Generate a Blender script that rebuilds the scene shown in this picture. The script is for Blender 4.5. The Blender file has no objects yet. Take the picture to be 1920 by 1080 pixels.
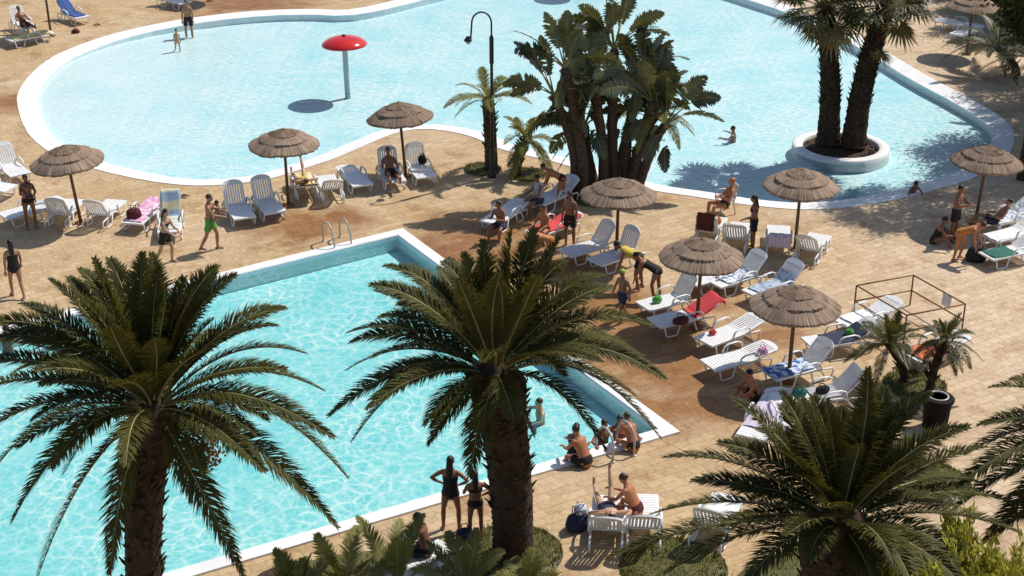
import bpy, bmesh, math, random
from mathutils import Vector, Matrix
from mathutils.geometry import tessellate_polygon, delaunay_2d_cdt
R = math.radians
V = Vector
rnd = random.Random(7)
S = bpy.context.scene
COL = S.collection
# ------------------------------------------------------------------ camera, sky, sun, exposure
FPX, CAMH = 2800.0, 16.9
TH = math.atan(1300 / FPX)
cam_d = bpy.data.cameras.new("camera"); cam = bpy.data.objects.new("camera", cam_d); COL.objects.link(cam)
cam_d.sensor_width = 36; cam_d.lens = 36 * FPX / 1920; cam_d.clip_start = 0.1; cam_d.clip_end = 2000
cam.location = (0, 0, CAMH); cam.rotation_euler = (math.pi / 2 - TH, 0, 0)
S.camera = cam
SUN_EL, SUN_AZ = R(53), math.atan2(0.80, 0.60)
world = bpy.data.worlds.new("World"); S.world = world; world.use_nodes = True
wn = world.node_tree.nodes; wl = world.node_tree.links
sky = wn.new("ShaderNodeTexSky"); sky.sky_type = 'NISHITA'; sky.sun_disc = False
sky.sun_elevation = SUN_EL; sky.sun_rotation = SUN_AZ
wl.new(sky.outputs[0], wn["Background"].inputs[0]); wn["Background"].inputs[1].default_value = 0.12
sun_d = bpy.data.lights.new("sun", 'SUN'); sun = bpy.data.objects.new("sun", sun_d); COL.objects.link(sun)
sun_d.energy = 4.6; sun_d.angle = R(0.5); sun_d.color = (1.0, 0.94, 0.85)
sd = V((math.cos(SUN_EL) * math.sin(SUN_AZ), math.cos(SUN_EL) * math.cos(SUN_AZ), math.sin(SUN_EL)))
sun.rotation_euler = (-sd).to_track_quat('-Z', 'Y').to_euler(); sun.location = sd * 60
S.view_settings.view_transform = 'Standard'; S.view_settings.look = 'None'
S.view_settings.exposure = 0.0; S.view_settings.gamma = 1.0; S.view_settings.use_curve_mapping = False
S.cycles.use_denoising = True
S.cycles.max_bounces = 6; S.cycles.transparent_max_bounces = 12
S.cycles.caustics_reflective = False; S.cycles.caustics_refractive = False

# ------------------------------------------------------------------ places read off the photograph
def ray(px, py):
    x = (px - 960) / FPX; y = -(py - 540) / FPX
    return V((x, math.cos(TH) + y * math.sin(TH), -math.sin(TH) + y * math.cos(TH)))
def G(px, py, h=0.0):
    d = ray(px, py); t = (h - CAMH) / d.z
    return V((d.x * t, d.y * t, h))
def AT(px, py, Y):
    d = ray(px, py); t = Y / d.y
    return V((d.x * t, Y, CAMH + d.z * t))

# ------------------------------------------------------------------ materials
def nodes(name):
    m = bpy.data.materials.new(name); m.use_nodes = True
    nt = m.node_tree
    return m, nt, nt.nodes["Principled BSDF"], nt.nodes, nt.links
def ramp(N, pts):
    r = N.new("ShaderNodeValToRGB")
    e = r.color_ramp.elements
    while len(e) < len(pts): e.new(0.5)
    for i, (p, c) in enumerate(pts):
        e[i].position = p; e[i].color = (*c, 1) if len(c) == 3 else c
    return r
def math_n(N, L, op, a, b=None, c=None, clamp=False):
    n = N.new("ShaderNodeMath"); n.operation = op; n.use_clamp = clamp
    for i, v in enumerate((a, b, c)):
        if v is None: continue
        if isinstance(v, (int, float)): n.inputs[i].default_value = v
        else: L.new(v, n.inputs[i])
    return n.outputs[0]
def mix_c(N, L, fac, a, b, typ='MIX'):
    n = N.new("ShaderNodeMix"); n.data_type = 'RGBA'; n.blend_type = typ
    for s, v in ((0, fac), (6, a), (7, b)):
        if isinstance(v, (int, float)): n.inputs[s].default_value = v
        elif isinstance(v, tuple): n.inputs[s].default_value = (*v, 1)
        else: L.new(v, n.inputs[s])
    return n.outputs[2]
def mat(name, c1, c2=None, rough=0.6, scale=8.0, bump=0.0, bscale=None, spec=0.4, stretch=None):
    m, nt, P, N, L = nodes(name)
    c2 = c2 or tuple(v * 0.75 for v in c1)
    tc = N.new("ShaderNodeTexCoord"); src = tc.outputs["Object"]
    if stretch:
        mp = N.new("ShaderNodeMapping"); mp.inputs["Scale"].default_value = stretch
        L.new(src, mp.inputs[0]); src = mp.outputs[0]
    no = N.new("ShaderNodeTexNoise"); no.inputs["Scale"].default_value = scale; no.inputs["Detail"].default_value = 5
    L.new(src, no.inputs["Vector"])
    r = ramp(N, [(0.32, c2), (0.68, c1)])
    L.new(no.outputs[0], r.inputs[0]); L.new(r.outputs[0], P.inputs["Base Color"])
    P.inputs["Roughness"].default_value = rough; P.inputs["Specular IOR Level"].default_value = spec
    if bump:
        n2 = N.new("ShaderNodeTexNoise"); n2.inputs["Scale"].default_value = bscale or scale * 4
        L.new(src, n2.inputs["Vector"])
        b = N.new("ShaderNodeBump"); b.inputs["Strength"].default_value = bump; b.inputs["Distance"].default_value = 0.02
        L.new(n2.outputs[0], b.inputs["Height"]); L.new(b.outputs[0], P.inputs["Normal"])
    return m
def leaf_mat(name, c1, c2, trans=0.25, rough=0.45, scale=1.2, spec=0.35):
    m = mat(name, c1, c2, rough=rough, scale=scale, spec=spec)
    N, L = m.node_tree.nodes, m.node_tree.links
    P = N["Principled BSDF"]; out = N["Material Output"]
    t = N.new("ShaderNodeBsdfTranslucent"); mx = N.new("ShaderNodeMixShader")
    col = P.inputs["Base Color"].links[0].from_socket
    L.new(mix_c(N, L, 1.0, col, (1.5, 1.35, 0.6), 'MULTIPLY'), t.inputs[0])
    mx.inputs[0].default_value = trans
    L.new(P.outputs[0], mx.inputs[1]); L.new(t.outputs[0], mx.inputs[2]); L.new(mx.outputs[0], out.inputs[0])
    return m
def stripe_mat(name, ca, cb, scale=30.0, axis='Y', noise=0.3):
    m, nt, P, N, L = nodes(name)
    tc = N.new("ShaderNodeTexCoord"); w = N.new("ShaderNodeTexWave")
    w.bands_direction = axis; w.inputs["Scale"].default_value = scale; w.inputs["Distortion"].default_value = noise
    L.new(tc.outputs["Object"], w.inputs["Vector"])
    r = ramp(N, [(0.45, ca), (0.55, cb)]); L.new(w.outputs[0], r.inputs[0])
    L.new(r.outputs[0], P.inputs["Base Color"]); P.inputs["Roughness"].default_value = 0.9
    return m
def blotch_mat(name, ca, cb, scale=9.0):
    m, nt, P, N, L = nodes(name)
    tc = N.new("ShaderNodeTexCoord"); v = N.new("ShaderNodeTexNoise"); v.inputs["Scale"].default_value = scale
    L.new(tc.outputs["Object"], v.inputs["Vector"])
    r = ramp(N, [(0.47, ca), (0.53, cb)]); L.new(v.outputs[0], r.inputs[0])
    L.new(r.outputs[0], P.inputs["Base Color"]); P.inputs["Roughness"].default_value = 0.9
    return m

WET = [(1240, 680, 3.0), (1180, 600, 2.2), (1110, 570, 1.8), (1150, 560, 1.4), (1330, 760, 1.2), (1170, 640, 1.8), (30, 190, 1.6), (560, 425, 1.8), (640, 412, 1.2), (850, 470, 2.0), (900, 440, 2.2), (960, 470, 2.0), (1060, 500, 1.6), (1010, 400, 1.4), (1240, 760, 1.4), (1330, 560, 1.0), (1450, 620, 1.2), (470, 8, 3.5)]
def deck_mat():
    m, nt, P, N, L = nodes("stamped_paving")
    tc = N.new("ShaderNodeTexCoord"); O = tc.outputs["Object"]
    mp = N.new("ShaderNodeMapping"); mp.inputs["Rotation"].default_value = (0, 0, R(-31)); L.new(O, mp.inputs[0])
    wob = N.new("ShaderNodeTexNoise"); wob.inputs["Scale"].default_value = 2.3; wob.inputs["Detail"].default_value = 3
    L.new(O, wob.inputs["Vector"])
    vm = N.new("ShaderNodeVectorMath"); vm.operation = 'MULTIPLY_ADD'
    L.new(wob.outputs["Color"], vm.inputs[0]); vm.inputs[1].default_value = (0.13, 0.13, 0.13); L.new(mp.outputs[0], vm.inputs[2])
    br = N.new("ShaderNodeTexBrick"); br.offset = 0.5; br.squash = 1.6; br.squash_frequency = 3
    br.inputs["Color1"].default_value = (1, 1, 1, 1); br.inputs["Color2"].default_value = (0.76, 0.72, 0.68, 1)
    br.inputs["Mortar"].default_value = (0.58, 0.52, 0.46, 1)
    br.inputs["Scale"].default_value = 1.0; br.inputs["Mortar Size"].default_value = 0.012; br.inputs["Mortar Smooth"].default_value = 0.5
    br.inputs["Brick Width"].default_value = 0.36; br.inputs["Row Height"].default_value = 0.25
    L.new(vm.outputs[0], br.inputs["Vector"])
    big = N.new("ShaderNodeTexNoise"); big.inputs["Scale"].default_value = 0.28; big.inputs["Detail"].default_value = 4
    L.new(O, big.inputs["Vector"])
    r1 = ramp(N, [(0.3, (0.51, 0.36, 0.195)), (0.5, (0.565, 0.42, 0.25)), (0.72, (0.59, 0.46, 0.31))])
    L.new(big.outputs[0], r1.inputs[0]); col = r1.outputs[0]
    sx = N.new("ShaderNodeSeparateXYZ"); L.new(O, sx.inputs[0])
    mr = N.new("ShaderNodeMapRange"); mr.inputs[1].default_value = 6; mr.inputs[2].default_value = 12
    L.new(sx.outputs[0], mr.inputs[0])
    col = mix_c(N, L, mr.outputs[0], col, (0.64, 0.50, 0.345))          # newer, paler paving to the right
    n3 = N.new("ShaderNodeTexNoise"); n3.inputs["Scale"].default_value = 1.1; n3.inputs["Detail"].default_value = 6
    L.new(O, n3.inputs["Vector"])
    wet = None
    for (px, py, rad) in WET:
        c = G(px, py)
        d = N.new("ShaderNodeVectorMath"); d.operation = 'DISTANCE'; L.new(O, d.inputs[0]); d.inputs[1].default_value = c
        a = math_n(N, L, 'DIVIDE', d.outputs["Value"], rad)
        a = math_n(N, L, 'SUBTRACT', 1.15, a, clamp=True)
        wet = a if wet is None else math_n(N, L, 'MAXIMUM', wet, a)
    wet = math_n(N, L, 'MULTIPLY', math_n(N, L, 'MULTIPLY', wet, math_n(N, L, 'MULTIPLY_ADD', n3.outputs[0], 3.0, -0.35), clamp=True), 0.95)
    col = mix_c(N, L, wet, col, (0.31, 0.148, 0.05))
    n4 = N.new("ShaderNodeTexNoise"); n4.inputs["Scale"].default_value = 9; n4.inputs["Detail"].default_value = 8
    L.new(O, n4.inputs["Vector"])
    r4 = ramp(N, [(0.3, (0.80, 0.77, 0.74)), (0.7, (1.06, 1.06, 1.06))]); L.new(n4.outputs[0], r4.inputs[0])
    col = mix_c(N, L, 0.75, col, br.outputs["Color"], 'MULTIPLY')
    col = mix_c(N, L, 1.0, col, r4.outputs[0], 'MULTIPLY')
    n5 = N.new("ShaderNodeTexNoise"); n5.inputs["Scale"].default_value = 0.75; n5.inputs["Detail"].default_value = 9; n5.inputs["Roughness"].default_value = .7
    L.new(O, n5.inputs["Vector"])
    r5 = ramp(N, [(0.36, (0.74, 0.66, 0.58)), (0.47, (1, 1, 1)), (0.62, (1, 1, 1)), (0.74, (1.10, 1.10, 1.10))]); L.new(n5.outputs[0], r5.inputs[0])
    col = mix_c(N, L, 1.0, col, r5.outputs[0], 'MULTIPLY')
    L.new(col, P.inputs["Base Color"])
    L.new(math_n(N, L, 'MULTIPLY_ADD', wet, -0.35, 0.85), P.inputs["Roughness"])
    P.inputs["Specular IOR Level"].default_value = 0.25
    b = N.new("ShaderNodeBump"); b.inputs["Strength"].default_value = 0.35; b.inputs["Distance"].default_value = 0.02
    hh = math_n(N, L, 'MULTIPLY_ADD', n4.outputs[0], 0.4, br.outputs["Fac"])
    b.invert = True
    L.new(hh, b.inputs["Height"]); L.new(b.outputs[0], P.inputs["Normal"])
    return m

def water_mat(name, base, line, scale, lw, depth_x=None, contrast=1.0, aniso=(1, 1, 1)):
    """Rippled water: a caustic light web painted into its transparent colour, plus mirror-like ripples."""
    m = bpy.data.materials.new(name); m.use_nodes = True
    nt = m.node_tree; N, L = nt.nodes, nt.links
    N.remove(N["Principled BSDF"]); out = N["Material Output"]
    tc = N.new("ShaderNodeTexCoord"); O = tc.outputs["Object"]
    wob = N.new("ShaderNodeTexNoise"); wob.inputs["Scale"].default_value = scale * 0.55; wob.inputs["Detail"].default_value = 3
    L.new(O, wob.inputs["Vector"])
    mp = N.new("ShaderNodeMapping"); mp.inputs["Scale"].default_value = aniso; L.new(O, mp.inputs[0])
    vm = N.new("ShaderNodeVectorMath"); vm.operation = 'MULTIPLY_ADD'
    L.new(wob.outputs["Color"], vm.inputs[0]); vm.inputs[1].default_value = (1.6 / scale,) * 3; L.new(mp.outputs[0], vm.inputs[2])
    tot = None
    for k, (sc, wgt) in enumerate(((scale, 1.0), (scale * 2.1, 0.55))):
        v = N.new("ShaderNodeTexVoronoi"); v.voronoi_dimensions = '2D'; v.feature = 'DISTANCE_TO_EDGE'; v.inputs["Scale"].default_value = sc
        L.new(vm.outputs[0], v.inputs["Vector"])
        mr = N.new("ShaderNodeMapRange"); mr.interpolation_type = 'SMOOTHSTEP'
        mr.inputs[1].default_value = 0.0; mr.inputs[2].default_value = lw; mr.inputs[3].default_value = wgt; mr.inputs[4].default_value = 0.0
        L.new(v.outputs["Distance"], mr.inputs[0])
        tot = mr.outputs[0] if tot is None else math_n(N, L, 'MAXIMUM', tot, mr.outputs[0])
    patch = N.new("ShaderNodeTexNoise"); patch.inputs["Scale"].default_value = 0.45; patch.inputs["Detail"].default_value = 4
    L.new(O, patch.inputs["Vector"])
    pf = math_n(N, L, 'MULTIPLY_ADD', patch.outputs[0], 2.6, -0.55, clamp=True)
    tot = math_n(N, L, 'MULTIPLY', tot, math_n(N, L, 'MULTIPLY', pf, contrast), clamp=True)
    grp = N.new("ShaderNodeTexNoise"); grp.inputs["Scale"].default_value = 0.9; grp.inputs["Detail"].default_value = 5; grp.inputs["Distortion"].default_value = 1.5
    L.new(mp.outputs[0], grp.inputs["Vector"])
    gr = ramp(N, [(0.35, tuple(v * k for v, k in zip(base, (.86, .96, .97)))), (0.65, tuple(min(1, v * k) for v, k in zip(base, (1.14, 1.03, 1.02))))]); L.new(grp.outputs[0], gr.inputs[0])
    col = mix_c(N, L, tot, gr.outputs[0], line)  # Voronoi web imitates focused sunlight, painted into the transmission colour
    if depth_x:
        x0, x1 = depth_x
        sx = N.new("ShaderNodeSeparateXYZ"); L.new(O, sx.inputs[0])
        mr = N.new("ShaderNodeMapRange"); mr.inputs[1].default_value = x0; mr.inputs[2].default_value = x1
        L.new(sx.outputs[0], mr.inputs[0])
        col = mix_c(N, L, mr.outputs[0], (0.97, 0.99, 1.0), col)
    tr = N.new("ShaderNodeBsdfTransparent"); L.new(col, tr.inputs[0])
    gl = N.new("ShaderNodeBsdfGlossy"); gl.inputs["Roughness"].default_value = 0.08
    n2 = N.new("ShaderNodeTexNoise"); n2.inputs["Scale"].default_value = 5; n2.inputs["Detail"].default_value = 4; L.new(O, n2.inputs["Vector"])
    b = N.new("ShaderNodeBump"); b.inputs["Strength"].default_value = 0.5; b.inputs["Distance"].default_value = 0.06
    L.new(n2.outputs[0], b.inputs["Height"]); L.new(b.outputs[0], gl.inputs["Normal"])
    fr = N.new("ShaderNodeFresnel"); fr.inputs[0].default_value = 1.33; L.new(b.outputs[0], fr.inputs["Normal"])
    mx = N.new("ShaderNodeMixShader"); L.new(fr.outputs[0], mx.inputs[0]); L.new(tr.outputs[0], mx.inputs[1]); L.new(gl.outputs[0], mx.inputs[2])
    L.new(mx.outputs[0], out.inputs[0])
    return m

def thatch_mat():
    m, nt, P, N, L = nodes("reed_thatch")
    tc = N.new("ShaderNodeTexCoord"); O = tc.outputs["Object"]
    g = N.new("ShaderNodeTexGradient"); g.gradient_type = 'RADIAL'; L.new(O, g.inputs[0])
    ln = N.new("ShaderNodeVectorMath"); ln.operation = 'LENGTH'; L.new(O, ln.inputs[0])
    cx = N.new("ShaderNodeCombineXYZ")
    L.new(math_n(N, L, 'MULTIPLY', g.outputs["Fac"], 170.0), cx.inputs[0]); L.new(math_n(N, L, 'MULTIPLY', ln.outputs["Value"], 3.0), cx.inputs[1])
    n1 = N.new("ShaderNodeTexNoise"); n1.inputs["Scale"].default_value = 1.0; n1.inputs["Detail"].default_value = 4; L.new(cx.outputs[0], n1.inputs["Vector"])
    r = ramp(N, [(0.28, (0.14, 0.095, 0.068)), (0.52, (0.30, 0.222, 0.165)), (0.75, (0.46, 0.365, 0.29))]); L.new(n1.outputs[0], r.inputs[0])
    n2 = N.new("ShaderNodeTexNoise"); n2.inputs["Scale"].default_value = 1.7; L.new(O, n2.inputs["Vector"])
    r2 = ramp(N, [(0.3, (0.8, 0.78, 0.76)), (0.7, (1.1, 1.08, 1.05))]); L.new(n2.outputs[0], r2.inputs[0])
    oi = N.new("ShaderNodeObjectInfo"); r3 = ramp(N, [(0, (0.82, 0.80, 0.78)), (1, (1.12, 1.10, 1.08))]); L.new(oi.outputs["Random"], r3.inputs[0])
    tc_ = mix_c(N, L, 1.0, r.outputs[0], r2.outputs[0], 'MULTIPLY')
    L.new(mix_c(N, L, 1.0, tc_, r3.outputs[0], 'MULTIPLY'), P.inputs["Base Color"])
    P.inputs["Roughness"].default_value = 0.85; P.inputs["Specular IOR Level"].default_value = 0.2
    b = N.new("ShaderNodeBump"); b.inputs["Strength"].default_value = 0.8; b.inputs["Distance"].default_value = 0.03
    L.new(n1.outputs[0], b.inputs["Height"]); L.new(b.outputs[0], P.inputs["Normal"])
    return m

M = dict(
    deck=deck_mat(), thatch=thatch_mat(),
    coping=mat("white_coping", (0.80, 0.79, 0.77), (0.68, 0.67, 0.66), rough=0.7, scale=2.0, bump=0.15),
    floor_u=mat("pale_pool_floor", (0.82, 0.90, 0.92), (0.77, 0.88, 0.90), rough=0.8, scale=1.2),
    wall_l=mat("pale_tiled_wall", (0.80, 0.89, 0.90), (0.74, 0.85, 0.87), rough=0.6, scale=3),
    floor_l=mat("turquoise_pool_floor", (0.62, 0.83, 0.83), (0.55, 0.79, 0.80), rough=0.8, scale=1.5),
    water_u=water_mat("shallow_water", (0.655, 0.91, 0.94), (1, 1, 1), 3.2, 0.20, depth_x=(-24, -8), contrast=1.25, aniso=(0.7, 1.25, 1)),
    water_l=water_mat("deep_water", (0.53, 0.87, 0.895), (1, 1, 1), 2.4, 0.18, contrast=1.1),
    white=mat("white_resin", (0.80, 0.80, 0.79), (0.72, 0.72, 0.71), rough=0.4, scale=5),
    pole=mat("wooden_pole", (0.20, 0.10, 0.045), (0.12, 0.06, 0.03), rough=0.7, scale=12, stretch=(1, 1, 0.15), bump=0.3),
    steel=mat("brushed_steel", (0.55, 0.50, 0.44), (0.42, 0.38, 0.33), rough=0.25, scale=20),
    iron=mat("dark_iron", (0.035, 0.035, 0.034), (0.02, 0.02, 0.02), rough=0.5, scale=15),
    rust=mat("rusty_iron", (0.26, 0.115, 0.05), (0.15, 0.07, 0.035), rough=0.8, scale=25, bump=0.3),
    red=mat("glossy_red_paint", (0.62, 0.022, 0.018), (0.52, 0.018, 0.015), rough=0.12, scale=3, spec=0.6),
    bin=mat("dark_bin_plastic", (0.012, 0.009, 0.007), (0.008, 0.006, 0.005), rough=0.7, scale=6, spec=.1),
    bark=mat("palm_bark", (0.068, 0.038, 0.019), (0.022, 0.013, 0.007), rough=0.95, scale=9, bump=0.8, bscale=18, stretch=(1, 1, 0.6)),
    barkg=mat("grey_bark", (0.115, 0.08, 0.05), (0.05, 0.033, 0.022), rough=0.95, scale=7, bump=0.7, stretch=(1, 1, 2.5)),
    frond=leaf_mat("date_palm_leaf", (0.112, 0.106, 0.027), (0.052, 0.053, 0.015), trans=0.24, rough=.6, spec=.15),
    rachis=mat("leaf_stalk", (0.34, 0.31, 0.13), (0.22, 0.19, 0.07), rough=0.5, scale=4),
    fan=leaf_mat("fan_palm_leaf", (0.13, 0.125, 0.04), (0.06, 0.06, 0.02), trans=0.25),
    dry=leaf_mat("dry_leaf", (0.30, 0.24, 0.09), (0.18, 0.12, 0.05), trans=0.2),
    paddle=leaf_mat("banana_leaf", (0.135, 0.145, 0.065), (0.05, 0.06, 0.025), trans=0.2, rough=0.35, scale=1.6, spec=0.5),
    cycad=leaf_mat("young_palm_leaf", (0.27, 0.26, 0.085), (0.15, 0.15, 0.045), trans=0.3, rough=.6, spec=.2),
    tree=leaf_mat("tree_leaf", (0.06, 0.07, 0.018), (0.025, 0.032, 0.009), trans=0.25, scale=2.5, rough=.7, spec=.1),
    juniper=leaf_mat("golden_juniper", (0.52, 0.47, 0.06), (0.26, 0.27, 0.045), trans=0.25, scale=4),
    grass=leaf_mat("lawn_grass", (0.16, 0.145, 0.04), (0.085, 0.085, 0.022), trans=0.2, scale=4),
    soil=mat("soil", (0.07, 0.042, 0.024), (0.035, 0.022, 0.014), rough=1, scale=14, bump=0.6),
    fruit=mat("orange_dates", (0.38, 0.13, 0.03), (0.22, 0.08, 0.02), rough=0.5, scale=9),
    hair=mat("dark_hair", (0.020, 0.013, 0.009), (0.010, 0.007, 0.005), rough=0.5, scale=30),
    hairb=mat("brown_hair", (0.075, 0.036, 0.016), (0.04, 0.02, 0.01), rough=0.5, scale=30),
    eye=mat("eye_dark", (0.02, 0.015, 0.012), rough=0.2),
    skin1=mat("tanned_skin", (0.40, 0.20, 0.115), (0.34, 0.165, 0.09), rough=0.5, scale=7),
    skin2=mat("deep_tanned_skin", (0.27, 0.12, 0.065), (0.22, 0.095, 0.05), rough=0.45, scale=7),
    skin3=mat("reddish_skin", (0.46, 0.18, 0.085), (0.38, 0.14, 0.06), rough=0.5, scale=7),
    skin4=mat("light_tan_skin", (0.52, 0.31, 0.20), (0.45, 0.26, 0.165), rough=0.5, scale=7),
    black=mat("black_cloth", (0.018, 0.015, 0.015), (0.010, 0.009, 0.009), rough=0.8, scale=10),
    navy=mat("navy_cloth", (0.030, 0.036, 0.085), (0.018, 0.022, 0.05), rough=0.85, scale=10),
    green=mat("bright_green_cloth", (0.12, 0.42, 0.08), (0.07, 0.30, 0.05), rough=0.8, scale=6),
    teal=mat("dark_teal_cloth", (0.02, 0.14, 0.10), (0.012, 0.09, 0.065), rough=0.8, scale=6),
    yellow=mat("yellow_cloth", (0.62, 0.47, 0.05), (0.5, 0.36, 0.04), rough=0.8, scale=6),
    lime=mat("lime_cap_cloth", (0.42, 0.50, 0.06), (0.3, 0.38, 0.04), rough=0.8, scale=6),
    maroon=mat("maroon_cloth", (0.11, 0.022, 0.022), (0.07, 0.015, 0.015), rough=0.9, scale=8, bump=0.3),
    orange=mat("orange_cloth", (0.55, 0.20, 0.045), (0.45, 0.15, 0.03), rough=0.8, scale=8),
    grey=mat("grey_cloth", (0.42, 0.42, 0.44), (0.34, 0.34, 0.36), rough=0.9, scale=8, bump=0.3),
    clothw=mat("white_cloth", (0.78, 0.78, 0.77), (0.66, 0.67, 0.69), rough=0.9, scale=8, bump=0.3),
    tw_red=stripe_mat("red_striped_terry", (0.55, 0.02, 0.03), (0.62, 0.09, 0.09), 5, 'X'),
    tw_blue=blotch_mat("blue_white_terry", (0.06, 0.12, 0.36), (0.55, 0.62, 0.72), 7),
    tw_pale=blotch_mat("pale_patterned_terry", (0.70, 0.74, 0.78), (0.26, 0.32, 0.40), 10),
    tw_pink=blotch_mat("pink_terry", (0.62, 0.30, 0.46), (0.70, 0.52, 0.60), 6),
    tw_lilac=stripe_mat("lilac_terry", (0.52, 0.44, 0.56), (0.60, 0.52, 0.62), 3, 'X'),
    tw_yellow=blotch_mat("yellow_terry", (0.62, 0.50, 0.10), (0.66, 0.62, 0.40), 6),
    tw_sand=stripe_mat("sand_blue_terry", (0.70, 0.62, 0.40), (0.38, 0.50, 0.62), 1.2, 'Y'),
    tw_orange=stripe_mat("orange_red_terry", (0.66, 0.10, 0.03), (0.60, 0.20, 0.08), 6, 'X'),
    tw_denim=blotch_mat("grey_blue_terry", (0.40, 0.46, 0.56), (0.22, 0.27, 0.36), 9),
    cush=stripe_mat("yellow_cushion_cloth", (0.66, 0.50, 0.18), (0.72, 0.60, 0.30), 4, 'Y'),
    bluemesh=mat("blue_sling_fabric", (0.045, 0.10, 0.30), (0.03, 0.07, 0.22), rough=0.8, scale=12),
)

# ------------------------------------------------------------------ mesh building
class MB:
    def __init__(s): s.v, s.f, s.m, s.s = [], [], [], []
    def face(s, idx, mi=0, sm=False): s.f.append(tuple(idx)); s.m.append(mi); s.s.append(sm)
    def add(s, pts): n = len(s.v); s.v.extend([tuple(p) for p in pts]); return n
    def box(s, c, size, rot=None, mi=0):
        c = V(c); hx, hy, hz = [x / 2 for x in size]
        ps = [V((x, y, z)) for z in (-hz, hz) for x, y in ((-hx, -hy), (hx, -hy), (hx, hy), (-hx, hy))]
        if rot is not None: ps = [rot @ p for p in ps]
        n = s.add([p + c for p in ps])
        for q in ((0, 3, 2, 1), (4, 5, 6, 7), (0, 1, 5, 4), (1, 2, 6, 5), (2, 3, 7, 6), (3, 0, 4, 7)): s.face([n + i for i in q], mi)
    def tube(s, path, rad, n=8, mi=0, cap=True, right=None, rounded=False):
        P = [V(p) for p in path]
        if not isinstance(rad, (list, tuple)): rad = [rad] * len(P)
        rad = [(r, r) if not isinstance(r, tuple) else r for r in rad]
        if rounded:
            d0 = (P[0] - P[1]).normalized(); d1 = (P[-1] - P[-2]).normalized()
            a, b = rad[0], rad[-1]
            k0, k1 = min(a), min(b)
            P = [P[0] + d0 * k0 * .95, P[0] + d0 * k0 * .7] + P + [P[-1] + d1 * k1 * .7, P[-1] + d1 * k1 * .95]
            rad = [(a[0] * .3, a[1] * .3), (a[0] * .72, a[1] * .72)] + rad + [(b[0] * .72, b[1] * .72), (b[0] * .3, b[1] * .3)]
        prev = None; rings = []
        for i, p in enumerate(P):
            t = (P[min(i + 1, len(P) - 1)] - P[max(i - 1, 0)])
            t = t.normalized() if t.length > 1e-9 else V((0, 0, 1))
            if prev is None:
                u = V(right) if right is not None else (V((1, 0, 0)) if abs(t.x) < 0.8 else V((0, 1, 0)))
            else: u = prev
            u = u - t * u.dot(t)
            u = u.normalized() if u.length > 1e-6 else t.orthogonal().normalized()
            prev = u; w = t.cross(u)
            rx, ry = rad[i]
            rings.append(s.add([p + u * (rx * math.cos(a)) + w * (ry * math.sin(a)) for a in [2 * math.pi * k / n for k in range(n)]]))
        for a, b in zip(rings, rings[1:]):
            for k in range(n): s.face((a + k, a + (k + 1) % n, b + (k + 1) % n, b + k), mi, True)
        if cap:
            s.face([rings[0] + k for k in reversed(range(n))], mi); s.face([rings[-1] + k for k in range(n)], mi)
    def ell(s, c, r, rot=None, n=12, mi=0):
        c = V(c); m_ = n // 2; rings = []
        for i in range(1, m_):
            th = math.pi * i / m_
            ps = [V((r[0] * math.sin(th) * math.cos(2 * math.pi * k / n), r[1] * math.sin(th) * math.sin(2 * math.pi * k / n), r[2] * math.cos(th))) for k in range(n)]
            rings.append(s.add([c + (rot @ p if rot is not None else p) for p in ps]))
        q = [V((0, 0, r[2])), V((0, 0, -r[2]))]
        t = s.add([c + (rot @ p if rot is not None else p) for p in q])
        for a, b in zip(rings, rings[1:]):
            for k in range(n): s.face((a + k, b + k, b + (k + 1) % n, a + (k + 1) % n), mi, True)
        for k in range(n):
            s.face((t, rings[0] + k, rings[0] + (k + 1) % n), mi, True); s.face((t + 1, rings[-1] + (k + 1) % n, rings[-1] + k), mi, True)
    def lathe(s, prof, n=32, c=(0, 0, 0), mi=0, jit=None):
        c = V(c); rings = []
        for j, (r, z) in enumerate(prof):
            ps = []
            for k in range(n):
                a = 2 * math.pi * k / n; rr, zz = r, z
                if jit: rr, zz = jit(j, k, r, z)
                ps.append(c + V((rr * math.cos(a), rr * math.sin(a), zz)))
            rings.append(s.add(ps))
        for a, b in zip(rings, rings[1:]):
            for k in range(n): s.face((a + k, a + (k + 1) % n, b + (k + 1) % n, b + k), mi, True)
    def obj(s, name, mats, parent=None, loc=None, rot=None):
        me = bpy.data.meshes.new(name); me.from_pydata(s.v, [], s.f)
        for m_ in (mats if isinstance(mats, (list, tuple)) else [mats]): me.materials.append(m_)
        me.polygons.foreach_set("material_index", s.m); me.polygons.foreach_set("use_smooth", s.s); me.update()
        o = bpy.data.objects.new(name, me); COL.objects.link(o)
        if parent is not None: o.parent = parent
        if loc is not None: o.location = loc
        if rot is not None: o.rotation_euler = rot
        return o
def tag(o, label=None, cat=None, group=None, kind=None):
    for k, v in (("label", label), ("category", cat), ("group", group), ("kind", kind)):
        if v: o[k] = v
    return o
def thing(name, loc, label, cat, group=None, rz=0.0, tilt=(0, 0)):
    o = bpy.data.objects.new(name, None); COL.objects.link(o); o.empty_display_size = 0.2
    o.location = loc; o.rotation_euler = (tilt[0], tilt[1], rz)
    return tag(o, label, cat, group)
def copy_tree(root, loc, rz, label=None, tilt=(0, 0)):
    r = root.copy(); COL.objects.link(r); r.location = loc; r.rotation_euler = (tilt[0], tilt[1], rz)
    if label: r["label"] = label
    for ch in list(root.children):
        c = ch.copy(); COL.objects.link(c); c.parent = r
        for g in ch.children:
            d = g.copy(); COL.objects.link(d); d.parent = c
    return r

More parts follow.
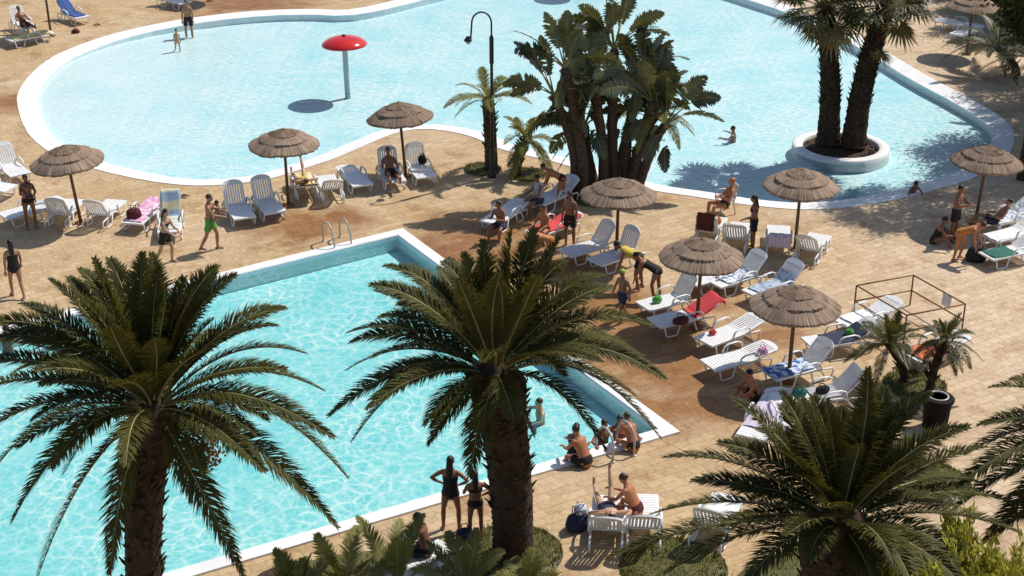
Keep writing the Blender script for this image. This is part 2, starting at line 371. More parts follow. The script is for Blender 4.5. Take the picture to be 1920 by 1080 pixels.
# ------------------------------------------------------------------ ground and pools
def chaikin(p, sharp=()):
    out = []
    n = len(p)
    for i in range(n):
        a, b = p[i], p[(i + 1) % n]
        out += [a * .75 + b * .25, a * .25 + b * .75]
    return out
def offset(poly, d):
    n = len(poly); out = []
    area = sum(poly[i].x * poly[(i + 1) % n].y - poly[(i + 1) % n].x * poly[i].y for i in range(n))
    sg = 1 if area > 0 else -1
    for i in range(n):
        a, b, c = poly[i - 1], poly[i], poly[(i + 1) % n]
        t1 = (b - a).normalized(); t2 = (c - b).normalized()
        n1 = V((-t1.y, t1.x, 0)) * sg; n2 = V((-t2.y, t2.x, 0)) * sg
        m_ = (n1 + n2).normalized(); k = d / max(0.5, m_.dot(n1))
        out.append(b + m_ * k)
    return out
def sheet(name, loops, z, m_, kind='structure', down=False):
    mb = MB()
    ls = [[V((p.x, p.y, 0)) for p in l] for l in loops]
    allp = [p for l in ls for p in l]
    mb.add([V((p.x, p.y, z if not callable(z) else z(p))) for p in allp])
    for t in tessellate_polygon(ls):
        a, b, c = [allp[i] for i in t]
        if (b - a).cross(c - a).z < 0: t = (t[0], t[2], t[1])
        mb.face(t)
    return tag(mb.obj(name, m_), kind=kind)
UP = [(30, 190), (36, 168), (58, 138), (95, 108), (140, 88), (200, 67), (290, 45), (400, 28), (500, 19), (590, 17), (645, 20), (690, 13), (740, 1), (800, -14),
      (900, -38), (1050, -60), (1200, -62), (1320, -40), (1420, -8), (1500, 17), (1600, 61), (1680, 108), (1745, 147), (1818, 184), (1870, 214), (1898, 238), (1903, 262), (1890, 296),
      (1835, 331), (1775, 350), (1711, 368), (1620, 386), (1527, 394), (1465, 392), (1377, 382), (1315, 371), (1240, 361), (1202, 353), (1120, 330), (1052, 307), (990, 293), (932, 279),
      (905, 264), (855, 248), (792, 241), (742, 249), (700, 266), (625, 299), (575, 315), (512, 335), (470, 342), (412, 348), (350, 349), (275, 340), (187, 321), (115, 297), (75, 275), (45, 243)]
up_out = chaikin([G(*p) for p in UP])
up_in = offset(up_out, 0.72)
A = G(755, 430); B = G(1275, 812)
dirT, dirB = R(-146.5), R(-151.2)
low_out = [A, A + V((math.cos(dirT), math.sin(dirT), 0)) * 26, B + V((math.cos(dirB), math.sin(dirB), 0)) * 26, B]
low_in = offset(low_out, 0.36)
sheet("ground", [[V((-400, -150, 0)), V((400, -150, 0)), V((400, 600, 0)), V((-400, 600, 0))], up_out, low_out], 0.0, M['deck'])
def band(mb, a, b, za, zb):
    n = len(a)
    za = [za] * n if isinstance(za, (int, float)) else za; zb = [zb] * n if isinstance(zb, (int, float)) else zb
    i0 = mb.add([V((p.x, p.y, z)) for p, z in zip(a, za)]); i1 = mb.add([V((p.x, p.y, z)) for p, z in zip(b, zb)])
    for k in range(n): mb.face((i0 + k, i0 + (k + 1) % n, i1 + (k + 1) % n, i1 + k))
def dep_u(p): return 0.04 + 0.24 * min(1, max(0, (p.x + 20.5) / 7.0)) + 0.04 * min(1, max(0, (p.x - 2) / 6.0))
def bowl(name, loop, zf, m_, step=1.5):
    pts = [V((p.x, p.y)) for p in loop]; n = len(pts)
    def inside(x, y):
        c = False; j = n - 1
        for i in range(n):
            a, b = pts[i], pts[j]
            if (a.y > y) != (b.y > y) and x < (b.x - a.x) * (y - a.y) / (b.y - a.y) + a.x: c = not c
            j = i
        return c
    xs = [p.x for p in pts]; ys = [p.y for p in pts]; g = list(pts); x = min(xs)
    while x < max(xs):
        y = min(ys)
        while y < max(ys):
            if inside(x, y) and min((p - V((x, y))).length for p in pts) > step * .4: g.append(V((x, y)))
            y += step
        x += step
    vs, es, fs, *_ = delaunay_2d_cdt(g, [], [list(range(n))], 1, 1e-5)
    mb = MB(); mb.add([V((v.x, v.y, zf(v))) for v in vs])
    for f in fs: mb.face(f, 0, True)
    return tag(mb.obj(name, m_), kind='structure')
mb = MB(); band(mb, up_out, up_out, -0.01, 0.02); band(mb, up_out, up_in, 0.02, -0.055); tag(mb.obj("pool_coping", M['coping']), kind='structure')
mb = MB(); band(mb, up_in, up_in, -0.055, [-0.06 - dep_u(p) for p in up_in]); tag(mb.obj("pool_wall", M['floor_u']), kind='structure')
bowl("pool_floor", up_in, lambda p: -0.06 - dep_u(p), M['floor_u'])
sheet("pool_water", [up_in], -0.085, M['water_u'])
lc2 = offset(low_out, 0.34)
mb = MB(); band(mb, low_out, low_out, -0.01, 0.045); band(mb, low_out, lc2, 0.045, 0.045); band(mb, lc2, low_in, 0.045, 0.02); tag(mb.obj("pool_coping", M['coping']), kind='structure')
mb = MB(); band(mb, low_in, low_in, 0.02, -0.45); tag(mb.obj("pool_wall", M['wall_l']), kind='structure')
sheet("pool_floor", [low_in], -0.45, M['floor_l'])
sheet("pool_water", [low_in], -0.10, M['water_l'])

# round planter in the upper pool
pc = G(1577, 266, 0.15)
pl = thing("round_planter", (pc.x, pc.y, -0.73), "white round masonry planter standing in the big pool", "planter")
mb = MB(); mb.lathe([(1.64, 0.0), (1.62, 0.74), (1.58, 0.77), (1.30, 0.77), (1.27, 0.74), (1.26, 0.5)], 64); mb.obj("ring_wall", M['coping'], pl)
mb = MB(); mb.lathe([(1.27, 0.66), (0.9, 0.72), (0.5, 0.75), (0.01, 0.76)], 40, jit=lambda j, k, r, z: (r, z + rnd.uniform(-.02, .02)))
for _ in range(140):
    a = rnd.uniform(0, 6.28); r = rnd.uniform(.5, 1.2); s_ = rnd.uniform(.03, .08)
    mb.ell((r * math.cos(a), r * math.sin(a), .7), (s_, s_, s_ * .7), n=6)
mb.obj("soil_bed", M['soil'], pl)

# ------------------------------------------------------------------ thatched umbrellas
def make_umbrella():
    ph = [rnd.uniform(0, 6.28) for _ in range(4)]
    u = thing("thatched_umbrella", (0, 0, 0), "x", "umbrella", "thatched parasols by the pools")
    mb = MB(); mb.tube([(0, 0, 0), (0, 0, 1.0), (0.005, 0, 2.30)], [0.052, 0.048, 0.04], 10); mb.obj("pole", M['pole'], u)
    for (r0, z0, r1, z1, mid) in ((0.66, 2.185, 1.06, 1.955, 0.012), (0.36, 2.325, 0.735, 2.18, 0.005), (0.02, 2.46, 0.425, 2.318, 0.0)):
        mb = MB(); n = 120
        jj = [rnd.uniform(-.014, .014) for _ in range(n)]; kk = [rnd.uniform(-.02, .012) for _ in range(n)]
        prof = [(r0, z0)] + [(r0 + (r1 - r0) * t, z0 + (z1 - z0) * t + mid * math.sin(math.pi * t)) for t in (.25, .5, .75, .92)] + [(r1, z1), (r1 - .03, z1 - .05), (r1 * .8, z1 + (z0 - z1) * .35 - .06), (r0 + .01, z0 - .07)]
        def jit(j, k, r, z):
            sag = .018 * math.sin(3 * k * 6.28 / n + ph[0]) + .014 * math.sin(7 * k * 6.28 / n + ph[1])
            if j in (3, 4, 5, 6): return r + jj[k] * (j > 3) + sag * .5, z + kk[k] * (1 if j > 4 else .4) + sag * (r / 1.06)
            return r, z + (rnd.uniform(-.008, .008) if j < 6 else 0)
        mb.lathe(prof, n, jit=jit)
        for _ in range(90):
            a = rnd.uniform(0, 6.28); ca, sa = math.cos(a), math.sin(a); q0 = r1 - rnd.uniform(.05, .25); q1 = r1 + rnd.uniform(.0, .05); zz = lambda r: z0 + (z1 - z0) * (r - r0) / (r1 - r0) + .016
            w = V((-sa, ca, 0)) * .006; p0 = V((q0 * ca, q0 * sa, zz(q0))); p1 = V((q1 * ca, q1 * sa, zz(q1) - .02)) + w * rnd.uniform(-4, 4)
            i0 = mb.add((p0 - w, p0 + w, p1 + w, p1 - w)); mb.face((i0, i0 + 1, i0 + 2, i0 + 3))
        mb.obj("thatch_tier", M['thatch'], u)
    mb = MB()
    for k in range(8):
        a = k * math.pi / 4; mb.tube([(0.04 * math.cos(a), 0.04 * math.sin(a), 2.27), (0.98 * math.cos(a), 0.98 * math.sin(a), 1.94)], 0.014, 6)
        mb.tube([(0.04 * math.cos(a), 0.04 * math.sin(a), 1.86), (0.55 * math.cos(a), 0.55 * math.sin(a), 2.10)], 0.010, 5)
    mb.obj("rib_frame", M['pole'], u)
    mb = MB(); mb.lathe([(0.055, 2.445), (0.04, 2.475), (0.001, 2.482)], 12); mb.obj("finial", M['thatch'], u)
    mb = MB(); mb.lathe([(0.001, 0.05), (0.17, 0.045), (0.20, 0.005)], 20); mb.obj("foot_disc", M['rust'], u)
    return u
UMB = [((152, 418), (0.02, -0.05), "thatched parasol nearest the woman in a black swimsuit, tilted to one side"),
       ((541, 385), (0, 0), "thatched parasol behind the two grey loungers beside the children's pool"),
       ((761, 330), (0, -0.06), "thatched parasol with a slanting pole in front of the red mushroom fountain"),
       ((1155, 490), (0, 0), "thatched parasol standing below the clump of banana-like plants"),
       ((1490, 468), (0, 0), "thatched parasol with a reddish pole between the slatted loungers and planter"),
       ((1828, 420), (0, 0.03), "thatched parasol over the group of people at the right side"),
       ((1306, 615), (0, 0), "thatched parasol above the lounger with the red towel"),
       ((1478, 715), (0, 0), "thatched parasol with split reeds, largest and lowest in the picture"),
       ((1812, 102), (0, 0), "thatched parasol cut off by the top edge of the photo, in dark shade"),
       ((96, 68), (0, 0), "thatched parasol in the top left corner above the blue lounger"),
       ((395, 2), (0, 0), "thatched parasol beyond the top edge, behind the man in the pool")]
protos = []
for i, (p, tl, lab) in enumerate(UMB):
    tl = (tl[0] + rnd.uniform(-.025, .025), tl[1] + rnd.uniform(-.025, .025))
    if i < 4:
        o = make_umbrella(); protos.append(o); o.location = G(*p); o["label"] = lab; o.rotation_euler = (tl[0], tl[1], 0)
    else: o = copy_tree(protos[i % 4], G(*p), 0, lab, tl)
    for c in o.children: c.rotation_euler = (0, 0, i * 1.1)

# ------------------------------------------------------------------ sun loungers
HINGE, DECK = 1.18, 0.345
def arc(c, r, a0, a1, n, f): return [f(c, r, a0 + (a1 - a0) * i / n) for i in range(n + 1)]
def make_lounger():
    l = thing("sun_lounger", (0, 0, 0), "x", "sun lounger", "white plastic sun loungers")
    mb = MB()
    for sx in (-1, 1): mb.box((sx * .305, .60, DECK - .02), (.05, 1.20, .05))
    mb.box((0, .025, DECK - .02), (.56, .05, .05)); mb.box((0, HINGE - .01, DECK - .025), (.56, .04, .04))
    y = .06
    while y < 1.13: mb.box((0, y + .036, DECK - .004), (.56, .074, .018)); y += .088
    mb.obj("seat", M['white'], l)
    bk = MB()
    for sx in (-1, 1): bk.box((sx * .285, .30, .0), (.05, .60, .036))
    bk.box((0, .02, -.002), (.52, .05, .03))
    for k in range(7): bk.box((-.222 + k * .074, .34, .002), (.048, .60, .020))
    # rounded top panel
    n0 = bk.v.__len__(); outer = [V((.31 * math.cos(a), .60 + .16 * math.sin(a), 0)) for a in [math.pi * i / 14 for i in range(15)]]
    for zt in (.019, -.017): bk.add([p + V((0, 0, zt)) for p in outer])
    bk.face([n0 + i for i in range(15)]); bk.face([n0 + 15 + i for i in reversed(range(15))])
    for i in range(15): j = (i + 1) % 15; bk.face((n0 + i, n0 + 15 + i, n0 + 15 + j, n0 + j))
    b = bk.obj("backrest", M['white'], l, (0, HINGE, DECK))
    for sx in (-1, 1):
        for (y0, y1) in ((.12, .58), (1.0, 1.5)):
            mb = MB(); x = sx * .315
            if y0 < .5: p = [(x, y0, DECK - .03), (x, y0 + .06, .06), (x, y0 + .10, .02), (x, y1 - .10, .02), (x, y1 - .06, .06), (x, y1, DECK - .03)]
            else: p = [(x, y0, DECK - .03), (x, y0 + .08, .06), (x, y0 + .12, .02), (x, y1 - .12, .02), (x, y1 - .06, .06), (x, y1 - .22, DECK - .06), (x, HINGE - .02, DECK - .03)]
            mb.tube(p, (.022), 7); mb.obj("leg", M['white'], l)
        mb = MB(); x = sx * .345
        mb.tube([(x, .66, DECK - .02), (x, .72, DECK + .15), (x, .82, DECK + .20), (x, 1.10, DECK + .21), (x, 1.22, DECK + .16), (x, 1.28, DECK - .02)], [(.016, .03)] * 6, 7, right=(0, 0, 1)); mb.obj("armrest", M['white'], l)
        mb = MB(); mb.tube([(sx * .315, 1.18, DECK - .03), (sx * .315, 1.62, DECK - .06), (sx * .315, 1.66, .2), (sx * .31, 1.60, .012)], .022, 7); mb.obj("leg", M['white'], l)
    return l
LG = {}
LPROTO = [None]
def lounger(key, hp, fp, back, label):
    F, Hh = G(*fp, DECK), G(*hp, DECK)
    d = (Hh - F); d.z = 0; dist = d.length; d.normalize()
    mid = (F + Hh) / 2; o0 = mid - d * .59; o0.z = 0
    rz = math.atan2(-d.x, d.y)
    if LPROTO[0] is None: LPROTO[0] = make_lounger(); l = LPROTO[0]; l.location = o0; l.rotation_euler = (0, 0, rz); l["label"] = label
    else: l = copy_tree(LPROTO[0], o0, rz, label)
    for c in l.children:
        if c.name.startswith("backrest"): c.rotation_euler = (R(back), 0, 0)
    LG[key] = (o0, rz, back)
    print("LOUNGER", key, round(dist, 2))
    return l
for a in [
    ("a1", (12, 306), (42, 330), 62, "white lounger cut off by the left edge beside the children's pool"),
    ("a0", (-30, 345), (14, 352), 0, "white lounger end poking in at the left edge below another"),
    ("a2", (66, 388), (12, 403), 4, "white flat lounger behind the couple standing with a child"),
    ("a3", (112, 402), (142, 372), 58, "white lounger seen from behind, left of the tilted parasol's pole"),
    ("a4", (186, 402), (220, 374), 55, "white lounger seen from behind, right of the tilted parasol's pole"),
    ("a5", (284, 386), (240, 424), 5, "flat lounger with a pink towel and dark bag on it"),
    ("a6", (322, 402), (316, 440), 62, "lounger with a sand and blue towel behind the dark haired woman"),
    ("b1", (440, 380), (462, 412), 62, "greyish empty lounger next to the man in green shorts"),
    ("b2", (492, 370), (520, 402), 64, "greyish empty lounger at the foot of a parasol pole, beside its twin"),
    ("b3", (574, 352), (560, 322), 20, "lounger with a person on a yellow towel beside the parasol pole"),
    ("b4", (622, 356), (606, 326), 40, "white lounger with square slatted back between the yellow towel and grey lounger"),
    ("b5", (656, 322), (684, 350), 0, "grey shaded lounger lying flat near the children's pool"),
    ("b6", (728, 316), (744, 342), 68, "lounger with a dark figure sitting in parasol shade"),
    ("b7", (780, 308), (802, 334), 68, "bright white lounger with a small dark bag, beside the slanting pole"),
    ("c1", (948, 398), (925, 412), 5, "half lit white lounger at the edge of the plants' shade"),
    ("c2", (1046, 420), (1005, 436), 10, "shaded lounger with a red striped towel under the big plants"),
    ("c3", (1046, 362), (1008, 378), 30, "shaded lounger farthest back, under the big plants"),
    ("c4", (1116, 458), (1064, 473), 55, "white lounger with raised back, left of the parasol below the plants"),
    ("c5", (1170, 472), (1118, 490), 68, "white lounger with rounded back and a pink towel bundle"),
    ("d1", (1274, 556), (1206, 574), 62, "white lounger with green bag and grey raised back"),
    ("d2", (1296, 588), (1230, 604), 24, "lounger with a bright red towel over its back"),
    ("d3", (1400, 512), (1336, 532), 48, "white lounger with a pale patterned towel, back raised"),
    ("d4", (1470, 530), (1404, 552), 48, "lounger with a grey blue patterned towel partly behind a parasol"),
    ("d5", (1350, 512), (1300, 526), 0, "white lounger almost hidden between a parasol and the patterned towel"),
    ("e1", (1326, 436), (1346, 404), 60, "lounger with a maroon towel hanging over its back"),
    ("e2", (1380, 448), (1394, 416), 52, "lounger with slatted back left of the long haired woman"),
    ("e3", (1460, 455), (1460, 420), 35, "lounger with a lilac towel over its back beside the reddish pole"),
    ("e4", (1514, 470), (1542, 436), 50, "lounger with slatted back right of the reddish parasol pole"),
    ("f1", (1382, 617), (1320, 640), 12, "white lounger with a small red thing on it near the wet paving"),
    ("f2", (1400, 665), (1330, 684), 8, "white empty lounger with a pink bag at its head"),
    ("f3", (1510, 684), (1448, 700), 48, "lounger with a blue and white towel behind the parasol pole"),
    ("f4", (1568, 734), (1482, 746), 44, "lounger with a green bag and grey towel above the front palm"),
    ("f5", (1586, 632), (1522, 642), 30, "lounger with a navy towel right of the lowest parasol"),
    ("f6", (1640, 588), (1580, 606), 20, "white cluttered lounger in front of the rusty railing"),
    ("f7", (1436, 778), (1410, 816), 6, "white lounger with slatted end right of the pool corner"),
    ("f8", (1476, 768), (1500, 806), 6, "white lounger half hidden by the front palm's fronds"),
    ("f9", (1338, 980), (1362, 936), 58, "white lounger with crumpled white towel behind palm fronds"),
    ("g1", (1138, 984), (1142, 936), 50, "lounger with a sunbather lying on it, seen from the head end"),
    ("g2", (1206, 980), (1204, 934), 50, "lounger beside the sunbather, with a woman sitting on it"),
    ("g3", (770, 1066), (832, 1030), 30, "lounger under the seated reader behind young palms"),
    ("h1", (1912, 400), (1850, 418), 30, "lounger with a person lying, farthest back at the right edge"),
    ("h2", (1916, 432), (1852, 448), 20, "white lounger at the right edge, middle one of three"),
    ("h3", (1912, 466), (1846, 480), 30, "lounger with dark towel nearest the camera at right edge"),
    ("i1", (62, 66), (20, 74), 0, "lounger with a yellow cushion in the top left corner"),
    ("i7", (36, 40), (58, 52), 60, "shaded lounger under the dark figure in the top left corner"),
    ("i2", (126, 22), (160, 34), 45, "lounger with blue sling cover in the top left corner"),
    ("i3", (1798, 44), (1760, 36), 5, "white lounger beneath the shaded parasol at top right"),
    ("i4", (1822, 54), (1790, 66), 5, "white lounger among fronds at the top right"),
    ("i5", (320, -2), (346, 4), 40, "lounger in parasol shade at the top edge"),
    ("i6", (1764, 648), (1712, 668), 8, "lounger with an orange red towel behind the twin palms"),
]: lounger(*a)

def prof_pt(back, s):
    """point (y, z) along a lounger's surface: s=0 foot end, s=HINGE the hinge, then up the back"""
    if s < 0: return (-.02 + s * .05, DECK + s)
    if s <= HINGE: return (s, DECK + .012)
    e = s - HINGE
    if e > .78: e2 = e - .78; y = HINGE + .78 * math.cos(R(back)); z = DECK + .78 * math.sin(R(back)) + .03; return (y + .05, z - e2)
    return (HINGE + e * math.cos(R(back)) - .02 * math.sin(R(back)), DECK + .012 + e * math.sin(R(back)) + .02 * math.cos(R(back)))
def towel(key, s0, s1, w, m_, label, off=0.0, wr=0.012):
    o0, rz, back = LG[key]; mb = MB(); n, k = 26, 12
    ph = rnd.uniform(0, 6)
    rows = []
    for layer in (1, 0):
        for i in range(n + 1):
            s_ = s0 + (s1 - s0) * i / n; y, z = prof_pt(back, s_)
            ps = []
            for j in range(k + 1):
                x = -w / 2 + w * j / k
                dz = 0.006 + wr * (1 + math.sin(9 * s_ + 5 * x + ph)) * .5 + wr * .5 * (1 + math.sin(23 * x + 3 * s_ + ph))
                if abs(x) > .30: dz -= (abs(x) - .30) * 1.6
                xx = x if abs(x) < .3 else math.copysign(.30 + (abs(x) - .3) * .35, x)
                ps.append(V((xx + off + .012 * math.sin(7 * s_ + ph), y + .012 * math.sin(11 * x + ph), z + dz * 1.0 + (0.008 if layer else 0))))
            rows.append(mb.add(ps))
    for i in range(n):
        for j in range(k):
            a, b = rows[i], rows[i + 1]; mb.face((a + j, a + j + 1, b + j + 1, b + j), 0, True)
            a, b = rows[n + 1 + i], rows[n + 2 + i]; mb.face((a + j, b + j, b + j + 1, a + j + 1), 0, True)
    for i in range(n):
        for j in (0, k):
            a, b, c, d = rows[i] + j, rows[i + 1] + j, rows[n + 2 + i] + j, rows[n + 1 + i] + j
            mb.face((a, b, c, d) if j == 0 else (d, c, b, a))
    o = mb.obj("towel", m_, None, o0, (0, 0, rz)); return tag(o, label, "towel")
for a in [
    ("a5", 0.1, 1.85, .58, M['tw_pink'], "pink towel spread on the flat lounger under a dark bag"),
    ("a6", 0.2, 1.98, .56, M['tw_sand'], "sand coloured towel with blue bands on raised lounger back"),
    ("b3", 0.1, 1.95, .66, M['tw_yellow'], "yellow towel under a lying person near the children's pool"),
    ("c2", 0.1, 1.8, .6, M['tw_red'], "red striped towel in the shade under the big plants"),
    ("d2", 1.05, 2.12, .66, M['tw_red'], "bright red towel draped over a lounger's back"),
    ("d3", 0.3, 1.3, .58, M['tw_pale'], "pale towel with dark pattern on the raised lounger"),
    ("d4", 0.2, 1.5, .60, M['tw_denim'], "grey blue patterned towel behind the lowest parasol"),
    ("e1", 1.10, 2.5, .50, M['maroon'], "maroon towel hanging down over a lounger back"),
    ("e3", 1.05, 2.35, .60, M['tw_lilac'], "lilac towel hung over a lounger back by the reddish pole"),
    ("f3", 0.0, 1.15, .58, M['tw_blue'], "blue and white towel on the lounger behind the parasol pole"),
    ("f4", 0.5, 1.9, .58, M['grey'], "grey towel on the lounger with the green bag"),
    ("f5", 0.45, 1.55, .62, M['navy'], "navy towel on the lounger right of the lowest parasol"),
    ("f6", 0.2, 1.5, .6, M['clothw'], "white towel crumpled on the lounger by the rusty railing"),
    ("f8", 0.0, 1.7, .64, M['clothw'], "white towel on the lounger behind the front palm"),
    ("f7", 0.4, 1.6, .60, M['tw_lilac'], "pale lilac towel on the lounger near the pool corner"),
    ("f9", 0.0, 1.15, .62, M['clothw'], "crumpled white towel on the lounger beside the sitting woman"),
    ("h1", 0.0, 1.6, .62, M['tw_pale'], "pale patterned towel farthest back at the right edge"),
    ("h2", 0.0, 1.3, .66, M['clothw'], "plain white towel at the right edge of the photo"),
    ("h3", 0.1, 0.9, .66, M['teal'], "dark teal towel on the nearest right edge lounger"),
    ("i1", 0.15, 1.75, .58, M['cush'], "yellow cushion pad on the top left lounger"),
    ("i2", 0.2, 1.98, .58, M['bluemesh'], "blue cover on the raised lounger at top left"),
    ("i6", 0.1, 1.2, .62, M['tw_orange'], "orange red towel seen between the twin palm trunks"),
]: towel(*a)

# ------------------------------------------------------------------ small belongings
def bag(px, py, h, sz, m_, label, cat="bag", name="beach_bag", rz=0.3):
    p = G(px, py, h)
    b = thing(name, p, label, cat, None, rz)
    mb = MB(); w, d, hh = sz
    mb.tube([(0, 0, 0.004), (0, 0, hh * .3), (0, 0, hh * .75), (0, 0, hh)], [(w * .46, d * .44), (w * .54, d * .56), (w * .48, d * .42), (w * .34, d * .16)], 14)
    for i, v in enumerate(mb.v):
        mb.v[i] = (v[0] + rnd.uniform(-.02, .02) * w, v[1] + rnd.uniform(-.05, .05) * d, v[2] + (rnd.uniform(-.05, .05) * hh if v[2] > .02 else 0))
    mb.obj("body", m_, b)
    for sy in (-1, 1):
        mb = MB(); mb.tube([(-w * .2, sy * d * .15, hh * .9), (-w * .16, sy * d * .3, hh * 1.25), (w * .16, sy * d * .3, hh * 1.25), (w * .2, sy * d * .15, hh * .9)], .012, 6); mb.obj("handle", m_, b)
    return b
for a in [
    (252, 408, .37, (.42, .30, .28), M['maroon'], "dark maroon bag on the pink towel"),
    (792, 306, .37, (.26, .22, .26), M['black'], "small black bag on the bright white lounger"),
    (1232, 566, .37, (.26, .16, .16), M['green'], "green bag on the white lounger under a parasol"),
    (1430, 664, .37, (.28, .18, .18), M['tw_pink'], "pink bag at the head of an empty lounger"),
    (1498, 742, .37, (.36, .2, .2), M['teal'], "dark green bag on the lounger above the front palm"),
    (1542, 735, .39, (.34, .2, .15), M['black'], "dark rolled bag on the grey towel"),
    (1082, 992, .0, (.45, .35, .38), M['navy'], "navy backpack on the paving beside the sunbather's lounger"),
    (1172, 482, .37, (.40, .26, .18), M['tw_pink'], "pink towel bundle on the round backed lounger"),
    (1276, 606, .37, (.42, .26, .18), M['maroon'], "maroon bag in shade on the lounger with the red towel"),
    (1336, 626, .37, (.20, .12, .10), M['tw_red'], "small red pouch on a lounger near the wet paving"),
    (1575, 795, .0, (.42, .32, .36), M['orange'], "orange bag standing on paving behind the front palm"),
    (1592, 628, .37, (.22, .2, .16), M['green'], "lime green bag beside the navy towel"),
    (1830, 488, .0, (.62, .45, .45), M['black'], "large black bag on the paving by the right edge group"),
    (142, 62, .0, (.34, .22, .16), M['maroon'], "maroon and pale beach bag on paving top left"),
    (872, 1012, .0, (.36, .26, .26), M['navy'], "dark bag on the ground by the seated person and girl"),
    (1088, 962, .37, (.26, .2, .2), M['tw_pale'], "pale crumpled beach bag above the navy backpack"),
    (1345, 418, .37, (.24, .18, .16), M['orange'], "orange pouch on the lounger with the maroon towel"),
]: bag(*a)
def flipflops(px, py, label, rz):
    p = G(px, py); t = thing("flip_flops", p, label, "sandals", None, rz)
    for sx in (-1, 1):
        mb = MB(); mb.tube([(sx * .09, -.13, .012), (sx * .09, -.04, .012), (sx * .09, .06, .012), (sx * .095, .13, .012)], [(.03, .012), (.036, .012), (.046, .012), (.03, .012)], 10, right=(1, 0, 0)); o = mb.obj("sole", M['maroon'], t)
        mb = MB(); mb.tube([(sx * .09 - .04, 0, .02), (sx * .09, .07, .055), (sx * .09 + .04, 0, .02)], .008, 5); mb.obj("strap", M['black'], o)
flipflops(182, 47, "dark flip flops lying on paving near the blue lounger", .9)
flipflops(345, 369, "dark flip flops lying on paving left of grey loungers", 1.3)

# ------------------------------------------------------------------ mushroom fountain, ladders, lamp, chair, railing, bin
def mushroom():
    t = thing("mushroom_fountain", (0, 0, 0), "x", "fountain", "red mushroom fountains")
    mb = MB(); mb.lathe([(.11, 0), (.105, 1.2), (.10, 2.06)], 20); mb.obj("stem", mat("pale_stem_paint", (.42, .55, .58), (.34, .46, .50), rough=.4, scale=6), t)
    mb = MB(); mb.lathe([(.07, 2.40), (.2, 2.395), (.45, 2.34), (.66, 2.26), (.80, 2.16), (.845, 2.10), (.84, 2.06), (.7, 2.05), (.1, 2.08)], 56); mb.obj("cap", M['red'], t)
    mb = MB(); mb.lathe([(.075, 2.38), (.07, 2.45), (.03, 2.46), (.001, 2.46)], 16); mb.obj("nozzle", M['maroon'], t)
    return t
mp_ = G(652, 172, -.085); mu = mushroom(); mu.location = (mp_.x, mp_.y, -.34); mu.rotation_euler = (0, -.02, 0); mu["label"] = "red mushroom shaped fountain standing in the children's pool"
q = G(1084, -22); copy_tree(mu, (q.x, q.y, -.34), 0, "red mushroom fountain beyond the top edge, only its shadow showing")

def ladder(px, py, rz, label):
    t = thing("pool_ladder", G(px, py), label, "ladder", "steel pool ladders", rz)
    for sx in (-1, 1):
        x = sx * .27; mb = MB()
        a = [(x, -.62, .0), (x, -.62, .38)] + [(x, -.62 + .30 * (1 - math.cos(R(th))), .38 + .30 * math.sin(R(th))) for th in range(15, 166, 15)] + [(x, .06, .3), (x, .08, -.1), (x, .08, -.85)]
        mb.tube(a, .026, 8); mb.obj("handrail", M['steel'], t)
        mb = MB(); mb.lathe([(.06, .0), (.06, .02), (.026, .03)], 14, (x, -.62, 0)); mb.obj("flange", M['steel'], t)
    for k in range(3):
        mb = MB(); mb.box((0, .09, -.18 - .25 * k), (.52, .10, .03)); mb.obj("step", M['steel'], t)
# ladder local +Y points into the pool
ladder(641, 462, R(-146.5), "steel ladder at the near corner of the turquoise pool, by the wet paving")
ladder(1140, 836, R(29), "steel ladder rails beside the people sitting on the turquoise pool's edge")

lp = thing("street_lamp", G(923, 332), "tall dark curved neck lamp post beside a small palm", "lamp post")
mb = MB(); mb.lathe([(.13, 0), (.13, .12), (.08, .18), (.075, .9), (.062, 1.0)], 16); mb.obj("base", M['iron'], lp)
mb = MB(); mb.tube([(0, 0, .9), (0, 0, 2.5), (0, 0, 4.6)], [.058, .05, .045], 10)
mb.lathe([(.07, 3.75), (.07, 4.55), (.05, 4.62)], 12); mb.obj("post", M['iron'], lp)
mb = MB(); mb.tube([(.0, 0, 4.5)] + [(-.30 + .30 * math.cos(R(a)), 0, 5.02 + .34 * math.sin(R(a))) for a in range(0, 181, 15)] + [(-.62, 0, 4.75), (-.64, 0, 4.5)], .028, 8); mb.obj("gooseneck", M['iron'], lp)
mb = MB(); mb.lathe([(.001, 4.62), (.05, 4.6), (.12, 4.50), (.13, 4.46)], 16, (-.72, 0, 0)); mb.tube([(-.64, 0, 4.52), (-.72, 0, 4.60)], .02, 6); sh = mb.obj("lamp_shade", M['iron'], lp)
mb = MB(); mb.ell((-.72, 0, 4.45), (.09, .09, .10), n=12); mb.obj("globe", mat("frosted_glass", (.5, .55, .56), (.42, .48, .5), rough=.3), lp)

def chair(px, py, rz, label):
    t = thing("plastic_chair", G(px, py), label, "chair", None, rz)
    mw = mat("cream_resin", (.66, .58, .46), (.58, .5, .4), rough=.45)
    mb = MB(); mb.box((0, .0, .43), (.46, .44, .03)); mb.box((0, .225, .415), (.46, .03, .05)); mb.obj("seat", mw, t)
    mb = MB()
    for k in range(6): mb.box((-.19 + k * .076, -.27, .66), (.045, .022, .42), Matrix.Rotation(R(12), 3, 'X'))
    mb.box((0, -.32, .87), (.46, .03, .07), Matrix.Rotation(R(12), 3, 'X')); mb.obj("backrest", mw, t)
    for sx in (-1, 1):
        for sy in (-1, 1):
            mb = MB(); mb.tube([(sx * .20, sy * .19, .42), (sx * .25, sy * .25, 0.01)], [.026, .02], 8); mb.obj("leg", mw, t)
        mb = MB(); mb.tube([(sx * .24, -.26, .66), (sx * .26, .0, .66), (sx * .26, .2, .64), (sx * .24, .22, .43)], [(.03, .014)] * 4, 8); mb.obj("armrest", mw, t)
    return t
